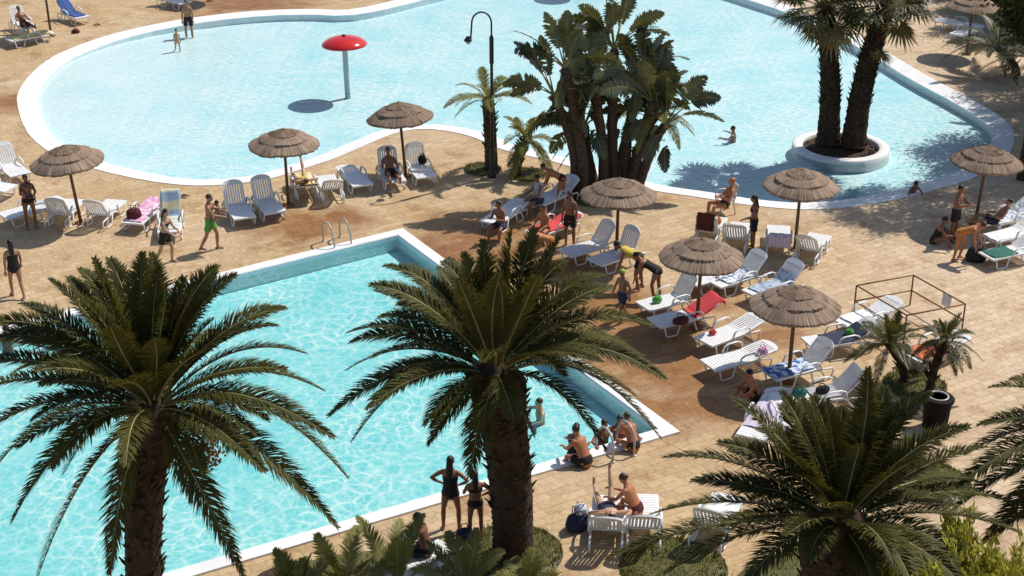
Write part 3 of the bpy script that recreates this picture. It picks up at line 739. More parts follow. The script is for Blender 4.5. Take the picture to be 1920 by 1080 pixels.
chair(1358, 398, R(105), "cream plastic armchair under the man sitting by the pool")

rl = [G(1600, 592), G(1706, 572), G(1802, 628)]; rl.append(rl[0] + rl[2] - rl[1])
rr = thing("rusty_railing", rl[1], "rusty square pipe railing on the paving behind the twin palms", "railing")
loc = [p - rl[1] for p in rl]
for p in loc:
    mb = MB(); mb.tube([p, p + V((0, 0, .86))], .022, 8); mb.obj("post", M['rust'], rr)
for a, b in ((0, 1), (1, 2), (2, 3), (3, 0)):
    for z in (.86, .42):
        mb = MB(); mb.tube([loc[a] + V((0, 0, z)), loc[b] + V((0, 0, z))], .020, 8); mb.obj("rail", M['rust'], rr)
# notice hanging from the railing: a small pale cloth
c0 = (rl[1] + (rl[2] - rl[1]) * .66); mb = MB()
dv = (rl[2] - rl[1]).normalized()
for i in range(7):
    for j in range(7):
        mb.add([c0 + dv * (-.16 + .32 * i / 6 + .01 * math.sin(j)) + V((.03 * math.sin(i * 1.7), -.03 + .02 * math.cos(i * 2.1), .87 - .36 * j / 6))])
for i in range(6):
    for j in range(6): mb.face((i * 7 + j, i * 7 + j + 1, i * 7 + j + 8, i * 7 + j + 7), 0, True)
o = mb.obj("cloth", M['clothw']); md = o.modifiers.new("s", 'SOLIDIFY'); md.thickness = .012
tag(o, "small pale cloth hanging on the rusty railing", "cloth")

bn = thing("litter_bin", G(1752, 800), "dark round litter bin below the twin palms", "bin")
mb = MB(); mb.lathe([(.001, .01), (.27, .01), (.31, .66), (.31, .70)], 28); mb.obj("body", M['bin'], bn)
mb = MB(); mb.lathe([(.31, .68), (.355, .69), (.36, .74), (.33, .77), (.24, .79), (.22, .76), (.22, .72)], 28); mb.obj("lid", M['bin'], bn)
mb = MB(); mb.lathe([(.232, .768), (.23, .80), (.20, .80), (.195, .77)], 24); mb.obj("rim", M['steel'], bn)

# ------------------------------------------------------------------ people
BAKE = []
def D(*v): return V(v).normalized()
def D2(a, b, c, d, e, f): return (D(a, b, c), D(d, e, f))
STAND = dict(t=D(0, .02, 1), aL=(D(-.2, .05, -1), D(-.02, .2, -1)), aR=(D(.2, .05, -1), D(.02, .2, -1)), lL=(D(-.08, .02, -1), D(0, -.04, -1)), lR=(D(.08, .02, -1), D(0, -.04, -1)))
def P(**k): d = dict(STAND); d.update(k); return d
POSE = dict(
    stand=STAND,
    walk=P(lL=(D(-.03, .42, -1), D(0, -.08, -1)), lR=(D(.03, -.22, -1), D(0, -.62, -1)), aL=(D(-.25, -.3, -1), D(-.05, .1, -1)), aR=(D(.25, .3, -1), D(.05, .5, -1))),
    hips=P(aL=(D(-.85, -.25, -.55), D(.75, .3, -.55)), aR=(D(.85, -.25, -.55), D(-.75, .3, -.55)), lL=(D(-.14, .02, -1), D(-.02, -.04, -1)), lR=(D(.16, .05, -1), D(.02, -.08, -1))),
    hip1=P(aR=(D(.8, -.3, -.6), D(-.7, .3, -.5)), aL=(D(-.3, .3, -.9), D(.2, .8, -.3))),
    hug=P(aL=(D(-.2, .55, -.8), D(.45, .9, .1)), aR=(D(.2, .55, -.8), D(-.45, .9, .25))),
    hugwalk=P(aL=(D(-.2, .55, -.8), D(.45, .9, .1)), aR=(D(.2, .55, -.8), D(-.4, .9, -.25)), lL=(D(-.03, .40, -1), D(0, -.05, -1)), lR=(D(.03, -.25, -1), D(0, -.55, -1))),
    carried=P(t=D(0, .12, 1), aL=(D(-.3, .8, .1), D(.1, .9, .3)), aR=(D(.3, .8, .1), D(-.1, .9, .3)), lL=(D(-.55, .7, -.35), D(-.1, .2, -1)), lR=(D(.55, .7, -.35), D(.1, .2, -1))),
    carrywalk=P(t=D(0, .14, 1), aL=(D(-.15, .35, -.9), D(.1, .8, -.5)), aR=(D(.15, .45, -.9), D(-.05, .85, -.4)), lL=(D(-.03, .36, -1), D(0, -.1, -1)), lR=(D(.03, -.22, -1), D(0, -.5, -1))),
    sit=P(t=D(0, .12, 1), lL=(D(-.15, 1, -.05), D(0, .05, -1)), lR=(D(.15, 1, -.05), D(0, .05, -1)), aL=(D(-.2, .45, -.9), D(.1, .9, -.2)), aR=(D(.2, .45, -.9), D(-.1, .9, -.2))),
    sitlean=P(t=D(0, .5, .9), lL=(D(-.2, 1, .0), D(0, .1, -1)), lR=(D(.2, 1, .0), D(0, .1, -1)), aL=(D(-.15, .6, -.8), D(.3, .7, -.2)), aR=(D(.15, .6, -.8), D(-.3, .7, .1))),
    sitback=P(t=D(0, -.35, 1), lL=(D(-.25, 1, .1), D(-.05, .25, -1)), lR=(D(.2, 1, .1), D(.05, .05, -1)), aL=(D(-.2, .55, -.9), D(.5, .8, .15)), aR=(D(.2, .55, -.9), D(-.5, .8, .15))),
    read=P(t=D(0, .22, 1), lL=(D(-.2, 1, .0), D(0, .1, -1)), lR=(D(.2, 1, .0), D(0, .1, -1)), aL=(D(-.15, .5, -.8), D(.15, .9, .45)), aR=(D(.15, .5, -.8), D(-.15, .9, .45))),
    recline=P(t=D(0, -.6, .8), lL=(D(-.12, 1, .05), D(0, 1, -.06)), lR=(D(.12, 1, .30), D(0, .8, -.55)), aL=(D(-.3, .5, -.7), D(.2, .9, .1)), aR=(D(.3, .5, -.7), D(-.2, .9, .1))),
    lie=P(t=D(0, -1, .32), lL=(D(-.12, 1, .05), D(0, 1, -.03)), lR=(D(.12, 1, .75), D(0, .75, .85)), aL=(D(-.9, .1, .05), D(.5, -.5, .4)), aR=(D(.9, .1, .05), D(-.3, -.7, .3))),
    bend=P(t=D(0, .86, .42), aL=(D(-.1, .25, -1), D(.05, .35, -.9)), aR=(D(.1, .1, -1), D(0, .25, -.9)), lL=(D(-.1, .25, -1), D(0, -.2, -1)), lR=(D(.1, -.05, -1), D(0, -.15, -1))),
    swim=P(t=D(0, .93, .36), aL=(D(-.7, .8, -.05), D(.2, 1, 0)), aR=(D(.8, .6, .15), D(.2, 1, .1)), lL=(D(-.1, -1, -.2), D(0, -1, -.1)), lR=(D(.1, -1, -.25), D(0, -1, -.05))),
    chest=P(aL=(D(-.7, .4, -.3), D(-.2, .8, .1)), aR=(D(.7, .4, -.3), D(.2, .8, .1)), lL=(D(-.1, .5, -.8), D(0, -.9, -.4)), lR=(D(.1, .5, -.8), D(0, -.9, -.4))),
    ground=P(t=D(0, .35, 1), lL=D2(-.25, .8, .62, -.05, .55, -.9), lR=D2(.3, .85, .5, .05, .5, -.9), aL=(D(-.2, .6, -.7), D(.2, .9, -.1)), aR=(D(.2, .6, -.7), D(-.2, .9, .1))),
    lean=P(t=D(0, .45, .9), aL=(D(-.5, .55, -.65), D(.3, .7, -.5)), aR=(D(.6, .55, -.65), D(.2, .5, -.85)), lL=(D(-.1, -.3, -.9), D(0, -.5, -.8)), lR=(D(.1, -.3, -.9), D(0, -.5, -.8))),
)
def person(px, py, h, face, pose, height, skin, hair, wear, label, pelvis=None, cat="person", hat=None, zfix=None, yfrom=None, group=None):
    """h: height of the plane the pixel is read on (feet for standing figures, pelvis for seated ones)."""
    po = POSE[pose]; s = height / 1.75; child = height < 1.35
    hs = 1.0 if not child else 1.25                     # children have larger heads
    t = po['t']; X = V((1, 0, 0)); fwd = X.cross(t) * -1
    fwd = t.cross(X).normalized()
    if fwd.y < 0 and t.z > 0: fwd = -fwd
    pel = V((0, 0, 0)); waist = pel + t * .17 * s; chest = pel + t * .34 * s + fwd * .01 * s; nb = pel + t * .50 * s; 
    hd = (t * .75 + V((0, 0, .45)) + V((0, .12, 0))).normalized() if pose not in ('lie',) else D(0, -1, .28)
    neck = nb + hd * .06 * s; head = nb + hd * .185 * s + (fwd * .02 * s)
    J = {}
    for sd_, sx in (('L', -1), ('R', 1)):
        hip = pel + X * (sx * .095 * s) - t * .03 * s
        th, shn = po['l' + sd_]; knee = hip + th * .43 * s; ank = knee + shn * .42 * s
        fd = V((sx * .12, 1, 0)) if abs(shn.z) > .6 else (V((0, .3, 1)) if pose in ('lie', 'recline') else V((0, -.6, -.4)))
        if pose == 'lie' and sd_ == 'R': fd = V((0, -.2, 1))
        toe = ank + fd.normalized() * .17 * s - V((0, 0, .045 * s)) * (1 if abs(shn.z) > .6 else 0)
        heel = ank - V((0, 0, .045 * s)) * (1 if abs(shn.z) > .6 else 0) - fd.normalized() * .04 * s
        sh = nb - t * .045 * s + X * (sx * .165 * s)
        ua, fa = po['a' + sd_]; el = sh + ua * .28 * s; wr = el + fa * .25 * s; J[sd_] = (hip, knee, ank, toe, heel, sh, el, wr, fa)
    if pelvis is None: z0 = -min(min(J[k][3].z, J[k][4].z) for k in 'LR') + .028 * s
    else: z0 = 0
    k = s
    def torso(mb, e=0.0, lo=0, hi=1, hem=0):
        pts = [(pel - t * .09 * k, .135, .105), (pel, .165, .118), (waist - t * .05 * k, .148, .104), (waist + t * .05 * k, .142, .100), (chest, .165, .115), (nb - t * .06 * k, .172, .100), (nb - t * .005 * k, .11, .075)]
        if hi < 1: pts = pts[:5]
        mb.tube([p for p, a, b in pts], [(a * k + e, b * k + e) for p, a, b in pts], 16, right=X, rounded=True)
    body = MB(); torso(body)
    body.tube([nb - t * .05 * k, neck + hd * .06 * k], [.062 * k, .052 * k], 10, rounded=True)
    zax = hd; yax = (V((0, 1, 0)) - zax * zax.y)
    yax = yax.normalized() if yax.length > .2 and pose != 'lie' else (V((0, 0, 1)) - zax * zax.z).normalized()
    Rh = Matrix((yax.cross(zax), yax, zax)).transposed(); hk = k * hs
    body.ell(head + zax * .015 * hk, (.076 * hk, .094 * hk, .10 * hk), Rh, 14)
    body.ell(head - zax * .055 * hk + yax * .025 * hk, (.055 * hk, .06 * hk, .06 * hk), Rh, 12)
    body.ell(head - zax * .015 * hk + yax * .098 * hk, (.016 * hk, .02 * hk, .026 * hk), Rh, 8)
    for sx in (-1, 1): body.ell(head - zax * .01 * hk + Rh.col[0] * (sx * .078 * hk), (.014 * hk, .022 * hk, .032 * hk), Rh, 8)
    ext = MB()
    for sd_, sx in (('L', -1), ('R', 1)):
        hip, knee, ank, toe, heel, sh, el, wr, fa = J[sd_]
        body.tube([hip, hip.lerp(knee, .45), knee.lerp(hip, .08), knee, knee.lerp(ank, .3), ank.lerp(knee, .12), ank], [v * k for v in (.088, .078, .056, .054, .056, .038, .036)], 12, rounded=True)
        body.tube([heel, ank.lerp(toe, .35), toe], [(.034 * k, .034 * k), (.042 * k, .032 * k), (.038 * k, .018 * k)], 10, rounded=True)
        body.tube([sh - X * sx * .03 * k, sh + (el - sh) * .2, el, wr.lerp(el, .65), wr], [v * k for v in (.05, .052, .040, .041, .027)], 10, rounded=True)
        # hand: palm plus five bent fingers
        sidev = fa.cross(V((0, 0, 1))); sidev = sidev.normalized() if sidev.length > .1 else V((0, 1, 0)); palmn = sidev.cross(fa).normalized()
        body.tube([wr, wr + fa * .05 * k, wr + fa * .09 * k], [(.026 * k, .020 * k), (.040 * k, .019 * k), (.038 * k, .017 * k)], 10, right=sidev, rounded=True)
        for q_, (off, ln) in enumerate(((-.028, .065), (-.010, .078), (.009, .072), (.027, .056))):
            b0 = wr + fa * .085 * k + sidev * off * k
            ext.tube([b0, b0 + fa * ln * .5 * k - palmn * .006 * k, b0 + fa * ln * .95 * k - palmn * (.022 + .004 * q_) * k], [.0095 * k, .0088 * k, .0065 * k], 6, rounded=True)
        b0 = wr + fa * .03 * k - sidev * .03 * k
        ext.tube([b0, b0 - sidev * .025 * k + fa * .03 * k, b0 - sidev * .03 * k + fa * .062 * k - palmn * .012 * k], [.012 * k, .0105 * k, .008 * k], 6, rounded=True)
    p = G(px, py, h) if yfrom is None else AT(px, py, yfrom)
    loc = V((p.x, p.y, p.z + z0)) if pelvis is None else V((p.x, p.y, pelvis))
    rz = R(face - 90)
    o = body.obj("person", M[skin], None, loc, (0, 0, rz)); tag(o, label, cat, group)
    BAKE.append((o, ext, .0145 * (k if not child else .75), 6))
    hm = M[hair] if hair in M else M['hair']
    style = wear.get('hairstyle', 'short')
    hb = MB(); hb.ell(head + zax * .032 * hk - yax * .014 * hk, (.084 * hk, .098 * hk, .094 * hk), Rh, 14)
    if style == 'long':
        hb.tube([head + zax * .02 * hk - yax * .06 * hk, head - zax * .10 * hk - yax * .085 * hk, nb - t * .10 * k - fwd * .105 * k, nb - t * .13 * k - fwd * .115 * k], [(.07 * hk, .05 * hk), (.078 * hk, .045 * hk), (.065 * k, .028 * k), (.03 * k, .014 * k)], 12, right=X, rounded=True)
    elif style == 'bun':
        hb.ell(head - yax * .10 * hk + zax * .03 * hk, (.045 * hk,) * 3, None, 10)
    ho = hb.obj("cap" if hat else "hair", M[hat] if hat else hm, o); BAKE.append((ho, None, .016 * (.8 if child else 1), 2))
    for sx in (-1, 1):
        e = MB(); e.ell(head + zax * .012 * hk + yax * .088 * hk + Rh.col[0] * (sx * .031 * hk), (.011 * hk, .008 * hk, .007 * hk), Rh, 8); e.obj("eye", M['eye'], o)
    e = MB(); e.ell(head - zax * .058 * hk + yax * .088 * hk, (.022 * hk, .006 * hk, .006 * hk), Rh, 8); e.obj("mouth", mat_lip, o)
    def pants(mb, frac, e):
        mb.tube([pel - t * .10 * k, pel, pel + t * .085 * k], [(.140 * k + e, .110 * k + e), (.168 * k + e, .121 * k + e), (.155 * k + e, .112 * k + e)], 16, right=X)
        for q in 'LR':
            hip, knee = J[q][0], J[q][1]
            mb.tube([hip, hip.lerp(knee, frac * .6), hip.lerp(knee, frac)], [.090 * k + e, .086 * k + e, (.082 + .02 * frac) * k + e], 12)
    if 'shorts' in wear:
        c = MB(); pants(c, .62, .012); BAKE.append((c.obj("swim_shorts", M[wear['shorts']], o), None, .016, 3))
    if 'briefs' in wear:
        c = MB(); pants(c, .13, .007); BAKE.append((c.obj("swim_briefs", M[wear['briefs']], o), None, .015, 2))
    if 'suit' in wear:
        c = MB(); torso(c, .008, hi=0); pants(c, .12, .008)
        for sx in (-1, 1): c.tube([chest + X * sx * .09 * k + fwd * .10 * k, nb + X * sx * .10 * k - t * .005 * k, chest + X * sx * .07 * k - fwd * .10 * k], .024 * k, 8)
        BAKE.append((c.obj("swimsuit", M[wear['suit']], o), None, .015, 2))
    if 'top' in wear:
        c = MB(); c.tube([chest - t * .05 * k, chest + t * .035 * k], [(.166 * k + .008, .116 * k + .010)] * 2, 16, right=X); BAKE.append((c.obj("bikini_top", M[wear['top']], o), None, .014, 2))
    if 'vest' in wear:
        c = MB(); torso(c, .014); BAKE.append((c.obj("vest", M[wear['vest']], o), None, .016, 2))
    return o
mat_lip = mat("lip_tone", (.30, .10, .07), rough=.4)
for a in [
    (356, 76, -.45, -95, 'stand', 1.78, 'skin1', 'hairb', dict(shorts='black'), "man in black shorts standing in the shallow children's pool"),
    (334, 100, -.40, -60, 'walk', 1.05, 'skin4', 'hair', {}, "small child wading in the pool below the man in black shorts"),
    (1376, 252, -.10, 160, 'chest', 1.6, 'skin2', 'hair', dict(briefs='black'), "swimmer with one arm stretched out in the big pool", -.52),
    (1708, 366, -.12, -75, 'lean', 1.25, 'skin2', 'hair', dict(briefs='navy'), "child leaning on the pool edge in front of the planter", -.10),
    (1360, 383, .50, -165, 'sitback', 1.78, 'skin3', 'skin3', dict(briefs='black'), "bald man sitting in the cream armchair by the pool", .53),
    (1410, 468, 0, 180, 'hip1', 1.66, 'skin2', 'hair', dict(shorts='black', top='black', hairstyle='long'), "long haired woman in black shorts with one hand on her hip"),
    (60, 428, 0, -60, 'hug', 1.70, 'skin2', 'hair', dict(briefs='black'), "woman in black bikini bottoms holding a small child at the left"),
    (34, 556, 0, 120, 'walk', 1.66, 'skin1', 'hair', dict(suit='black', hairstyle='long'), "woman in a black swimsuit walking away at the left edge"),
    (314, 492, 0, -20, 'carrywalk', 1.66, 'skin4', 'hair', dict(shorts='black', top='black', hairstyle='long'), "dark haired woman in black bottoms walking bent forward"),
    (398, 469, 0, 0, 'hugwalk', 1.74, 'skin1', 'hairb', dict(shorts='green'), "man in bright green shorts carrying a child"),
    (732, 322, .47, -75, 'recline', 1.74, 'skin2', 'hair', dict(shorts='black'), "dark shaded person sitting back on a lounger in parasol shade", .47),
    (566, 338, .46, 110, 'lie', 1.68, 'skin4', 'hairb', dict(suit='yellow'), "person lying on the yellow towel", .46),
    (1012, 372, .48, -150, 'sit', 1.72, 'skin2', 'hair', dict(shorts='navy', vest='grey'), "person in grey clothes sitting in shade under the big plants", .48),
    (1052, 384, 0, 170, 'bend', 1.66, 'skin3', 'hairb', dict(briefs='maroon'), "person bending over behind the big plants' shaded loungers"),
    (1068, 462, 0, -120, 'stand', 1.70, 'skin2', 'hair', dict(shorts='black'), "dark shaded person standing left of the parasol below the plants"),
    (1022, 428, .46, -130, 'sit', 1.66, 'skin3', 'hairb', dict(briefs='maroon'), "reddish skinned person sitting on the red striped towel", .46),
    (940, 420, .46, -120, 'read', 1.70, 'skin2', 'hair', dict(shorts='navy'), "person sitting on the half lit lounger at the shade's edge", .47),
    (1030, 500, 0, -160, 'bend', 1.55, 'skin3', 'hairb', dict(shorts='orange'), "stooping person in orange shorts just right of the middle palm"),
    (1196, 542, 0, 175, 'bend', 1.76, 'skin2', 'hair', dict(vest='yellow', shorts='black'), "person in yellow top bending over a lounger"),
    (1228, 562, 0, 160, 'bend', 1.64, 'skin2', 'hair', dict(suit='black', hairstyle='bun'), "person in black bending beside the one in yellow"),
    (1166, 602, 0, -140, 'walk', 1.50, 'skin2', 'hair', dict(shorts='navy'), "boy with lime cap walking past the middle palm's fronds"),
    (1418, 742, .13, -160, 'ground', 1.70, 'skin3', 'hair', dict(shorts='black'), "person with reddish back sitting in the lowest parasol's shade", .13),
    (1098, 862, .16, 130, 'sitlean', 1.72, 'skin3', 'hair', dict(shorts='black'), "person in black shorts with broad orange back on the pool edge", .16),
    (1076, 852, -.05, 60, 'sit', 1.62, 'skin2', 'hair', dict(suit='black', hairstyle='bun'), "dark haired person at the pool's corner facing the others in water", -.05),
    (1130, 836, -.25, -60, 'chest', 1.62, 'skin2', 'hair', dict(briefs='navy'), "person in water beside the ladder rails", -.30),
    (1160, 828, -.25, -90, 'chest', 1.60, 'skin2', 'hair', dict(suit='tw_red', hairstyle='long'), "person standing in water right behind the ladder", -.28),
    (1188, 834, .16, 118, 'sitlean', 1.60, 'skin3', 'hairb', dict(briefs='black'), "person with orange tanned back and black bottoms at the pool edge nearest the corner", .16),
    (1014, 768, -.10, 200, 'chest', 1.66, 'skin4', 'hairb', dict(briefs='tw_pink'), "swimmer splashing next to the middle palm's trunk", -.55),
    (846, 993, 0, 80, 'hips', 1.68, 'skin2', 'hair', dict(suit='black', hairstyle='long'), "woman in dark swimsuit with both hands on her hips"),
    (892, 1006, 0, 100, 'hip1', 1.50, 'skin2', 'hair', dict(briefs='black', top='black', hairstyle='long'), "slim girl standing between the woman and the palm trunk"),
    (800, 1030, .46, 165, 'read', 1.74, 'skin2', 'hair', dict(shorts='black'), "person seated reading by the pool in palm shade", .48),
    (1138, 952, .46, 95, 'lie', 1.68, 'skin4', 'hair', dict(suit='navy'), "sunbather in navy swimsuit lying with one leg raised", .47),
    (1194, 952, .46, 150, 'sitlean', 1.68, 'skin3', 'hairb', dict(briefs='maroon', hairstyle='bun'), "woman with brown hair sitting beside the sunbather", .47),
    (12, 640, -.10, 60, 'chest', 1.72, 'skin2', 'hair', dict(shorts='navy'), "person in water at the pool's left end, head above the edge", -.45),
    (112, 626, -.10, -20, 'swim', 1.66, 'skin2', 'hair', dict(briefs='black'), "swimmer under the left palm's fronds", -.26),
    (44, 44, .46, -50, 'recline', 1.70, 'skin2', 'hair', dict(shorts='maroon'), "dark shaded person sitting at the top left corner", .47),
    (1752, 448, .13, -20, 'ground', 1.66, 'skin2', 'hair', dict(suit='black'), "person sitting hunched at left of the right edge group", .13),
    (1786, 452, 0, -40, 'hug', 1.74, 'skin2', 'hair', dict(shorts='black'), "dark person standing next to the right parasol's pole"),
    (1796, 488, 0, -30, 'bend', 1.62, 'skin3', 'hairb', dict(suit='orange'), "person in orange leaning over the large black bag"),
    (1866, 412, .46, 175, 'recline', 1.66, 'skin1', 'hair', dict(shorts='navy'), "person lying on the farthest right edge lounger", .46),
]:
    hat = 'lime' if 'lime cap' in a[9] else None
    person(*a, hat=hat)
# carried children: held at the chest of the adult
def carried(adult_label, fwdm, up, height, skin, label):
    ad = next(o for o in COL.objects if o.get("label") == adult_label)
    f = V((-math.sin(ad.rotation_euler.z), math.cos(ad.rotation_euler.z), 0))
    c = ad.location + f * fwdm + V((0, 0, up))
    o = person(0, 0, 0, math.degrees(ad.rotation_euler.z) + 90 + 180, 'carried', height, skin, 'hair', dict(briefs='navy'), label, pelvis=0)
    o.location = c
carried("man in bright green shorts carrying a child", .30, .16, .95, 'skin2', "child held in the arms of the man in green shorts")
carried("woman in black bikini bottoms holding a small child at the left", .28, .20, .9, 'skin2', "small child held by the woman at the left")
# bake voxel-merged bodies and clothes
for o, ext, vx, it in BAKE:
    md = o.modifiers.new("r", 'REMESH'); md.mode = 'VOXEL'; md.voxel_size = vx; md.use_smooth_shade = True
    sm = o.modifiers.new("s", 'SMOOTH'); sm.factor = .5; sm.iterations = it
bpy.context.view_layer.update()
dg = bpy.context.evaluated_depsgraph_get()
new = [bpy.data.meshes.new_from_object(o.evaluated_get(dg), depsgraph=dg) for o, *_ in BAKE]
for (o, ext, vx, it), me in zip(BAKE, new):
    old = o.data; o.modifiers.clear()
    if ext is not None:
        bm = bmesh.new(); bm.from_mesh(me); vs = [bm.verts.new(p) for p in ext.v]
        for f in ext.f:
            try: nf = bm.faces.new([vs[i] for i in f]); nf.smooth = True
            except ValueError: pass
        bm.to_mesh(me); bm.free()
    me.name = o.name; o.data = me
    if not me.materials: me.materials.append(old.materials[0])
    bpy.data.meshes.remove(old)
# book of the reader
bk_ = G(768, 1012, .92); t = thing("magazine", bk_, "pale open magazine in the seated reader's hands", "magazine", None, R(75), (R(50), 0))
for sx in (-1, 1):
    mb = MB(); mb.box((sx * .11, 0, .01), (.21, .28, .012), Matrix.Rotation(R(-12 * sx), 3, 'Y')); mb.obj("page", M['clothw'], t)

# ------------------------------------------------------------------ palms
def bez(a, b, c, t): return a * (1 - t) ** 2 + b * 2 * t * (1 - t) + c * t * t
def frond(mb, C, T, bow, n=70, L=.42, w=.032, vee=.35, droop=.25, rr=.024, sweep=.55, bare=.1, seg=12, jit=.12, mr=1, tipk=.8, torn=0.0, rl=.35):
    C, T = V(C), V(T); ln = (T - C).length
    Bc = (C + T) / 2 + V((0, 0, bow)); 
    horiz = V((T.x - C.x, T.y - C.y, 0)); hs_ = V((0, 0, 1)).cross(horiz); hs_ = hs_.normalized() if hs_.length > .05 else V((1, 0, 0))
    Bc = Bc + hs_ * rnd.uniform(-.11, .11) * ln; T = T + V((0, 0, -rnd.uniform(0, .06) * ln))
    roll = rnd.uniform(-rl, rl)
    pts = [bez(C, Bc, T, i / seg) for i in range(seg + 1)]
    mb.tube(pts, [rr * (1 - .8 * i / seg) for i in range(seg + 1)], 5, mi=mr, cap=False)
    for i in range(n):
        t = bare + (1 - bare) * i / (n - 1)
        p = bez(C, Bc, T, t); tg = ((Bc - C) * (1 - t) + (T - Bc) * t).normalized()
        side = tg.cross(V((0, 0, 1))); side = side.normalized() if side.length > .3 else hs_ * -1
        nr = side.cross(tg).normalized()
        side, nr = side * math.cos(roll) + nr * math.sin(roll), nr * math.cos(roll) - side * math.sin(roll)
        k = min(1.0, .35 + 2.2 * (t - bare)) * (1 - tipk * max(0.0, (t - .5) / .5) ** 1.6)
        for s_ in (-1, 1):
            if torn and rnd.random() < torn: continue
            l = L * k * rnd.uniform(1 - jit, 1 + jit); a = sweep + .45 * t + rnd.uniform(-jit, jit)
            d = (side * (s_ * math.cos(a)) + tg * math.sin(a) + nr * (vee * rnd.uniform(.5, 1.3))).normalized()
            wv = (tg * math.cos(a) - side * (s_ * math.sin(a))) * (w * .5)
            mid = p + d * l * .55 - V((0, 0, droop * l * .2)); tip = p + d * l - V((0, 0, droop * l))
            i0 = mb.add((p - wv * .7, p + wv * .7, mid + wv, mid - wv, tip))
            mb.face((i0, i0 + 1, i0 + 2, i0 + 3), 0); mb.face((i0 + 3, i0 + 2, i0 + 4), 0)
def palm_trunk(t, base_r, top_r, h, m_, lean=(0, 0), boots=0, nz=48, swell=0.0, scar=.03):
    mb = MB(); n = 26
    def cx(f): return V((lean[0] * f * f, lean[1] * f * f, h * f))
    rings = []
    for i in range(nz + 1):
        f = i / nz; r = base_r + (top_r - base_r) * f + swell * math.exp(-((f - .93) / .1) ** 2) + .12 * base_r * math.exp(-f * 14)
        c = cx(f); ps = []
        for k in range(n):
            a = 2 * math.pi * (k + .5 * (i % 2)) / n
            rr = r * (1 + scar * (1 if (i + k) % 2 else -.6) + rnd.uniform(-scar, scar) * .8)
            ps.append(c + V((rr * math.cos(a), rr * math.sin(a), rnd.uniform(-.01, .01))))
        rings.append(mb.add(ps))
    for a, b in zip(rings, rings[1:]):
        for k in range(n): mb.face((a + k, a + (k + 1) % n, b + (k + 1) % n, b + k), 0, False)
    tc_ = cx(1); lo_ = rings[-1]
    for q_, dz in ((.8, .10), (.45, .2), (.1, .26)):
        r = mb.add([tc_ + V((top_r * q_ * math.cos(6.283 * (k + .5 * (nz % 2)) / n), top_r * q_ * math.sin(6.283 * (k + .5 * (nz % 2)) / n), dz * top_r / .3)) for k in range(n)])
        for k in range(n): mb.face((lo_ + k, lo_ + (k + 1) % n, r + (k + 1) % n, r + k))
        lo_ = r
    mb.face([lo_ + k for k in range(n)])
    for _ in range(boots):
        f = rnd.uniform(.15, 1) ** .7; a = rnd.uniform(0, 6.28); c = cx(f); r = base_r + (top_r - base_r) * f + swell * math.exp(-((f - .93) / .1) ** 2)
        o = V((math.cos(a), math.sin(a), 0)); p = c + o * r * .92
        mb.tube([p, p + o * .06 + V((0, 0, .07)), p + o * rnd.uniform(.1, .16) + V((0, 0, .16))], [(.05, .03), (.045, .02), (.02, .008)], 6, right=o.cross(V((0, 0, 1))))
    return mb.obj("trunk", m_, t), cx(1)
def date_palm(cpx, h, tips, label, base=None, fill=30, flen=2.7, tr=(.36, .44), seed=1, fruit=(), bow=.30, low=True, footx=None):
    global rnd
    rnd = random.Random(seed)
    c = G(cpx[0], cpx[1], h); b = V((c.x, c.y, 0)) if base is None else G(*base)
    if footx is not None: b.x = (footx - 960) / FPX * (c.y * math.cos(TH) + CAMH * math.sin(TH))
    t = thing("date_palm", b, label, "palm tree", "large date palms"); ln = (c.x - b.x, c.y - b.y)
    palm_trunk(t, tr[0], tr[1], h - .05, M['bark'], ln, boots=150, nz=64, swell=.08, scar=.035)
    mb = MB(); c = c - b
    for tp in tips:
        px, py = tp[:2]; up = py < cpx[1]
        dy = tp[2] if len(tp) > 2 else (rnd.uniform(.1, 1.3) if up else rnd.uniform(-1.2, -.1))
        T = AT(px, py, b.y + c.y + dy) - b; d = T - c; hor = math.hypot(d.x, d.y); 
        st = c + d.normalized() * .15 + V((0, 0, .05))
        frond(mb, st, T, .08 * d.length + bow * hor * (1 if d.z > -.8 else 1.5) * .8, n=int(62 * d.length) + 20, L=.43, w=.022, droop=.22, jit=.22)
    for i in range(fill):
        az = i * 2.39996 + rnd.uniform(-.3, .3); el = R(rnd.uniform(2, 80)) if (i % 4 or not low) else R(rnd.uniform(-45, -15)); l = flen * rnd.uniform(.7, 1.05)
        d = V((math.cos(az) * math.cos(el), math.sin(az) * math.cos(el), math.sin(el)))
        T = c + d * l - V((0, 0, .25 * math.cos(el)))
        frond(mb, c + d * .12, T, .22 * l * math.cos(el) + .05, n=int(62 * l) + 16, L=.41, w=.022, droop=.22, jit=.22)
    for _ in range(5):
        az = rnd.uniform(0, 6.28); d = D(math.cos(az), math.sin(az), -.25); l = rnd.uniform(.9, 1.5)
        frond(mb, c - V((0, 0, .15)), c + V((d.x * .75, d.y * .75, -l)), .35, n=70, L=.30, w=.02, droop=.5, jit=.3, mr=2)
    mb.obj("crown", [M['frond'], M['rachis'], M['dry']], t)
    for (px, py, dy) in fruit:
        T = AT(px, py, b.y + c.y + dy) - b; fm = MB()
        for _ in range(26):
            e = T + V((rnd.gauss(0, .13), rnd.gauss(0, .13), rnd.gauss(-.05, .12))); fm.tube([c.lerp(T, .35) + V((0, 0, .1)), c.lerp(e, .8) + V((0, 0, .12)), e], .006, 4, cap=False)
            for _ in range(6): fm.ell(e + V((rnd.gauss(0, .04), rnd.gauss(0, .04), rnd.gauss(0, .05))), (.018, .018, .024), n=6)
        fm.obj("fruit_cluster", M['fruit'], t)
    return t
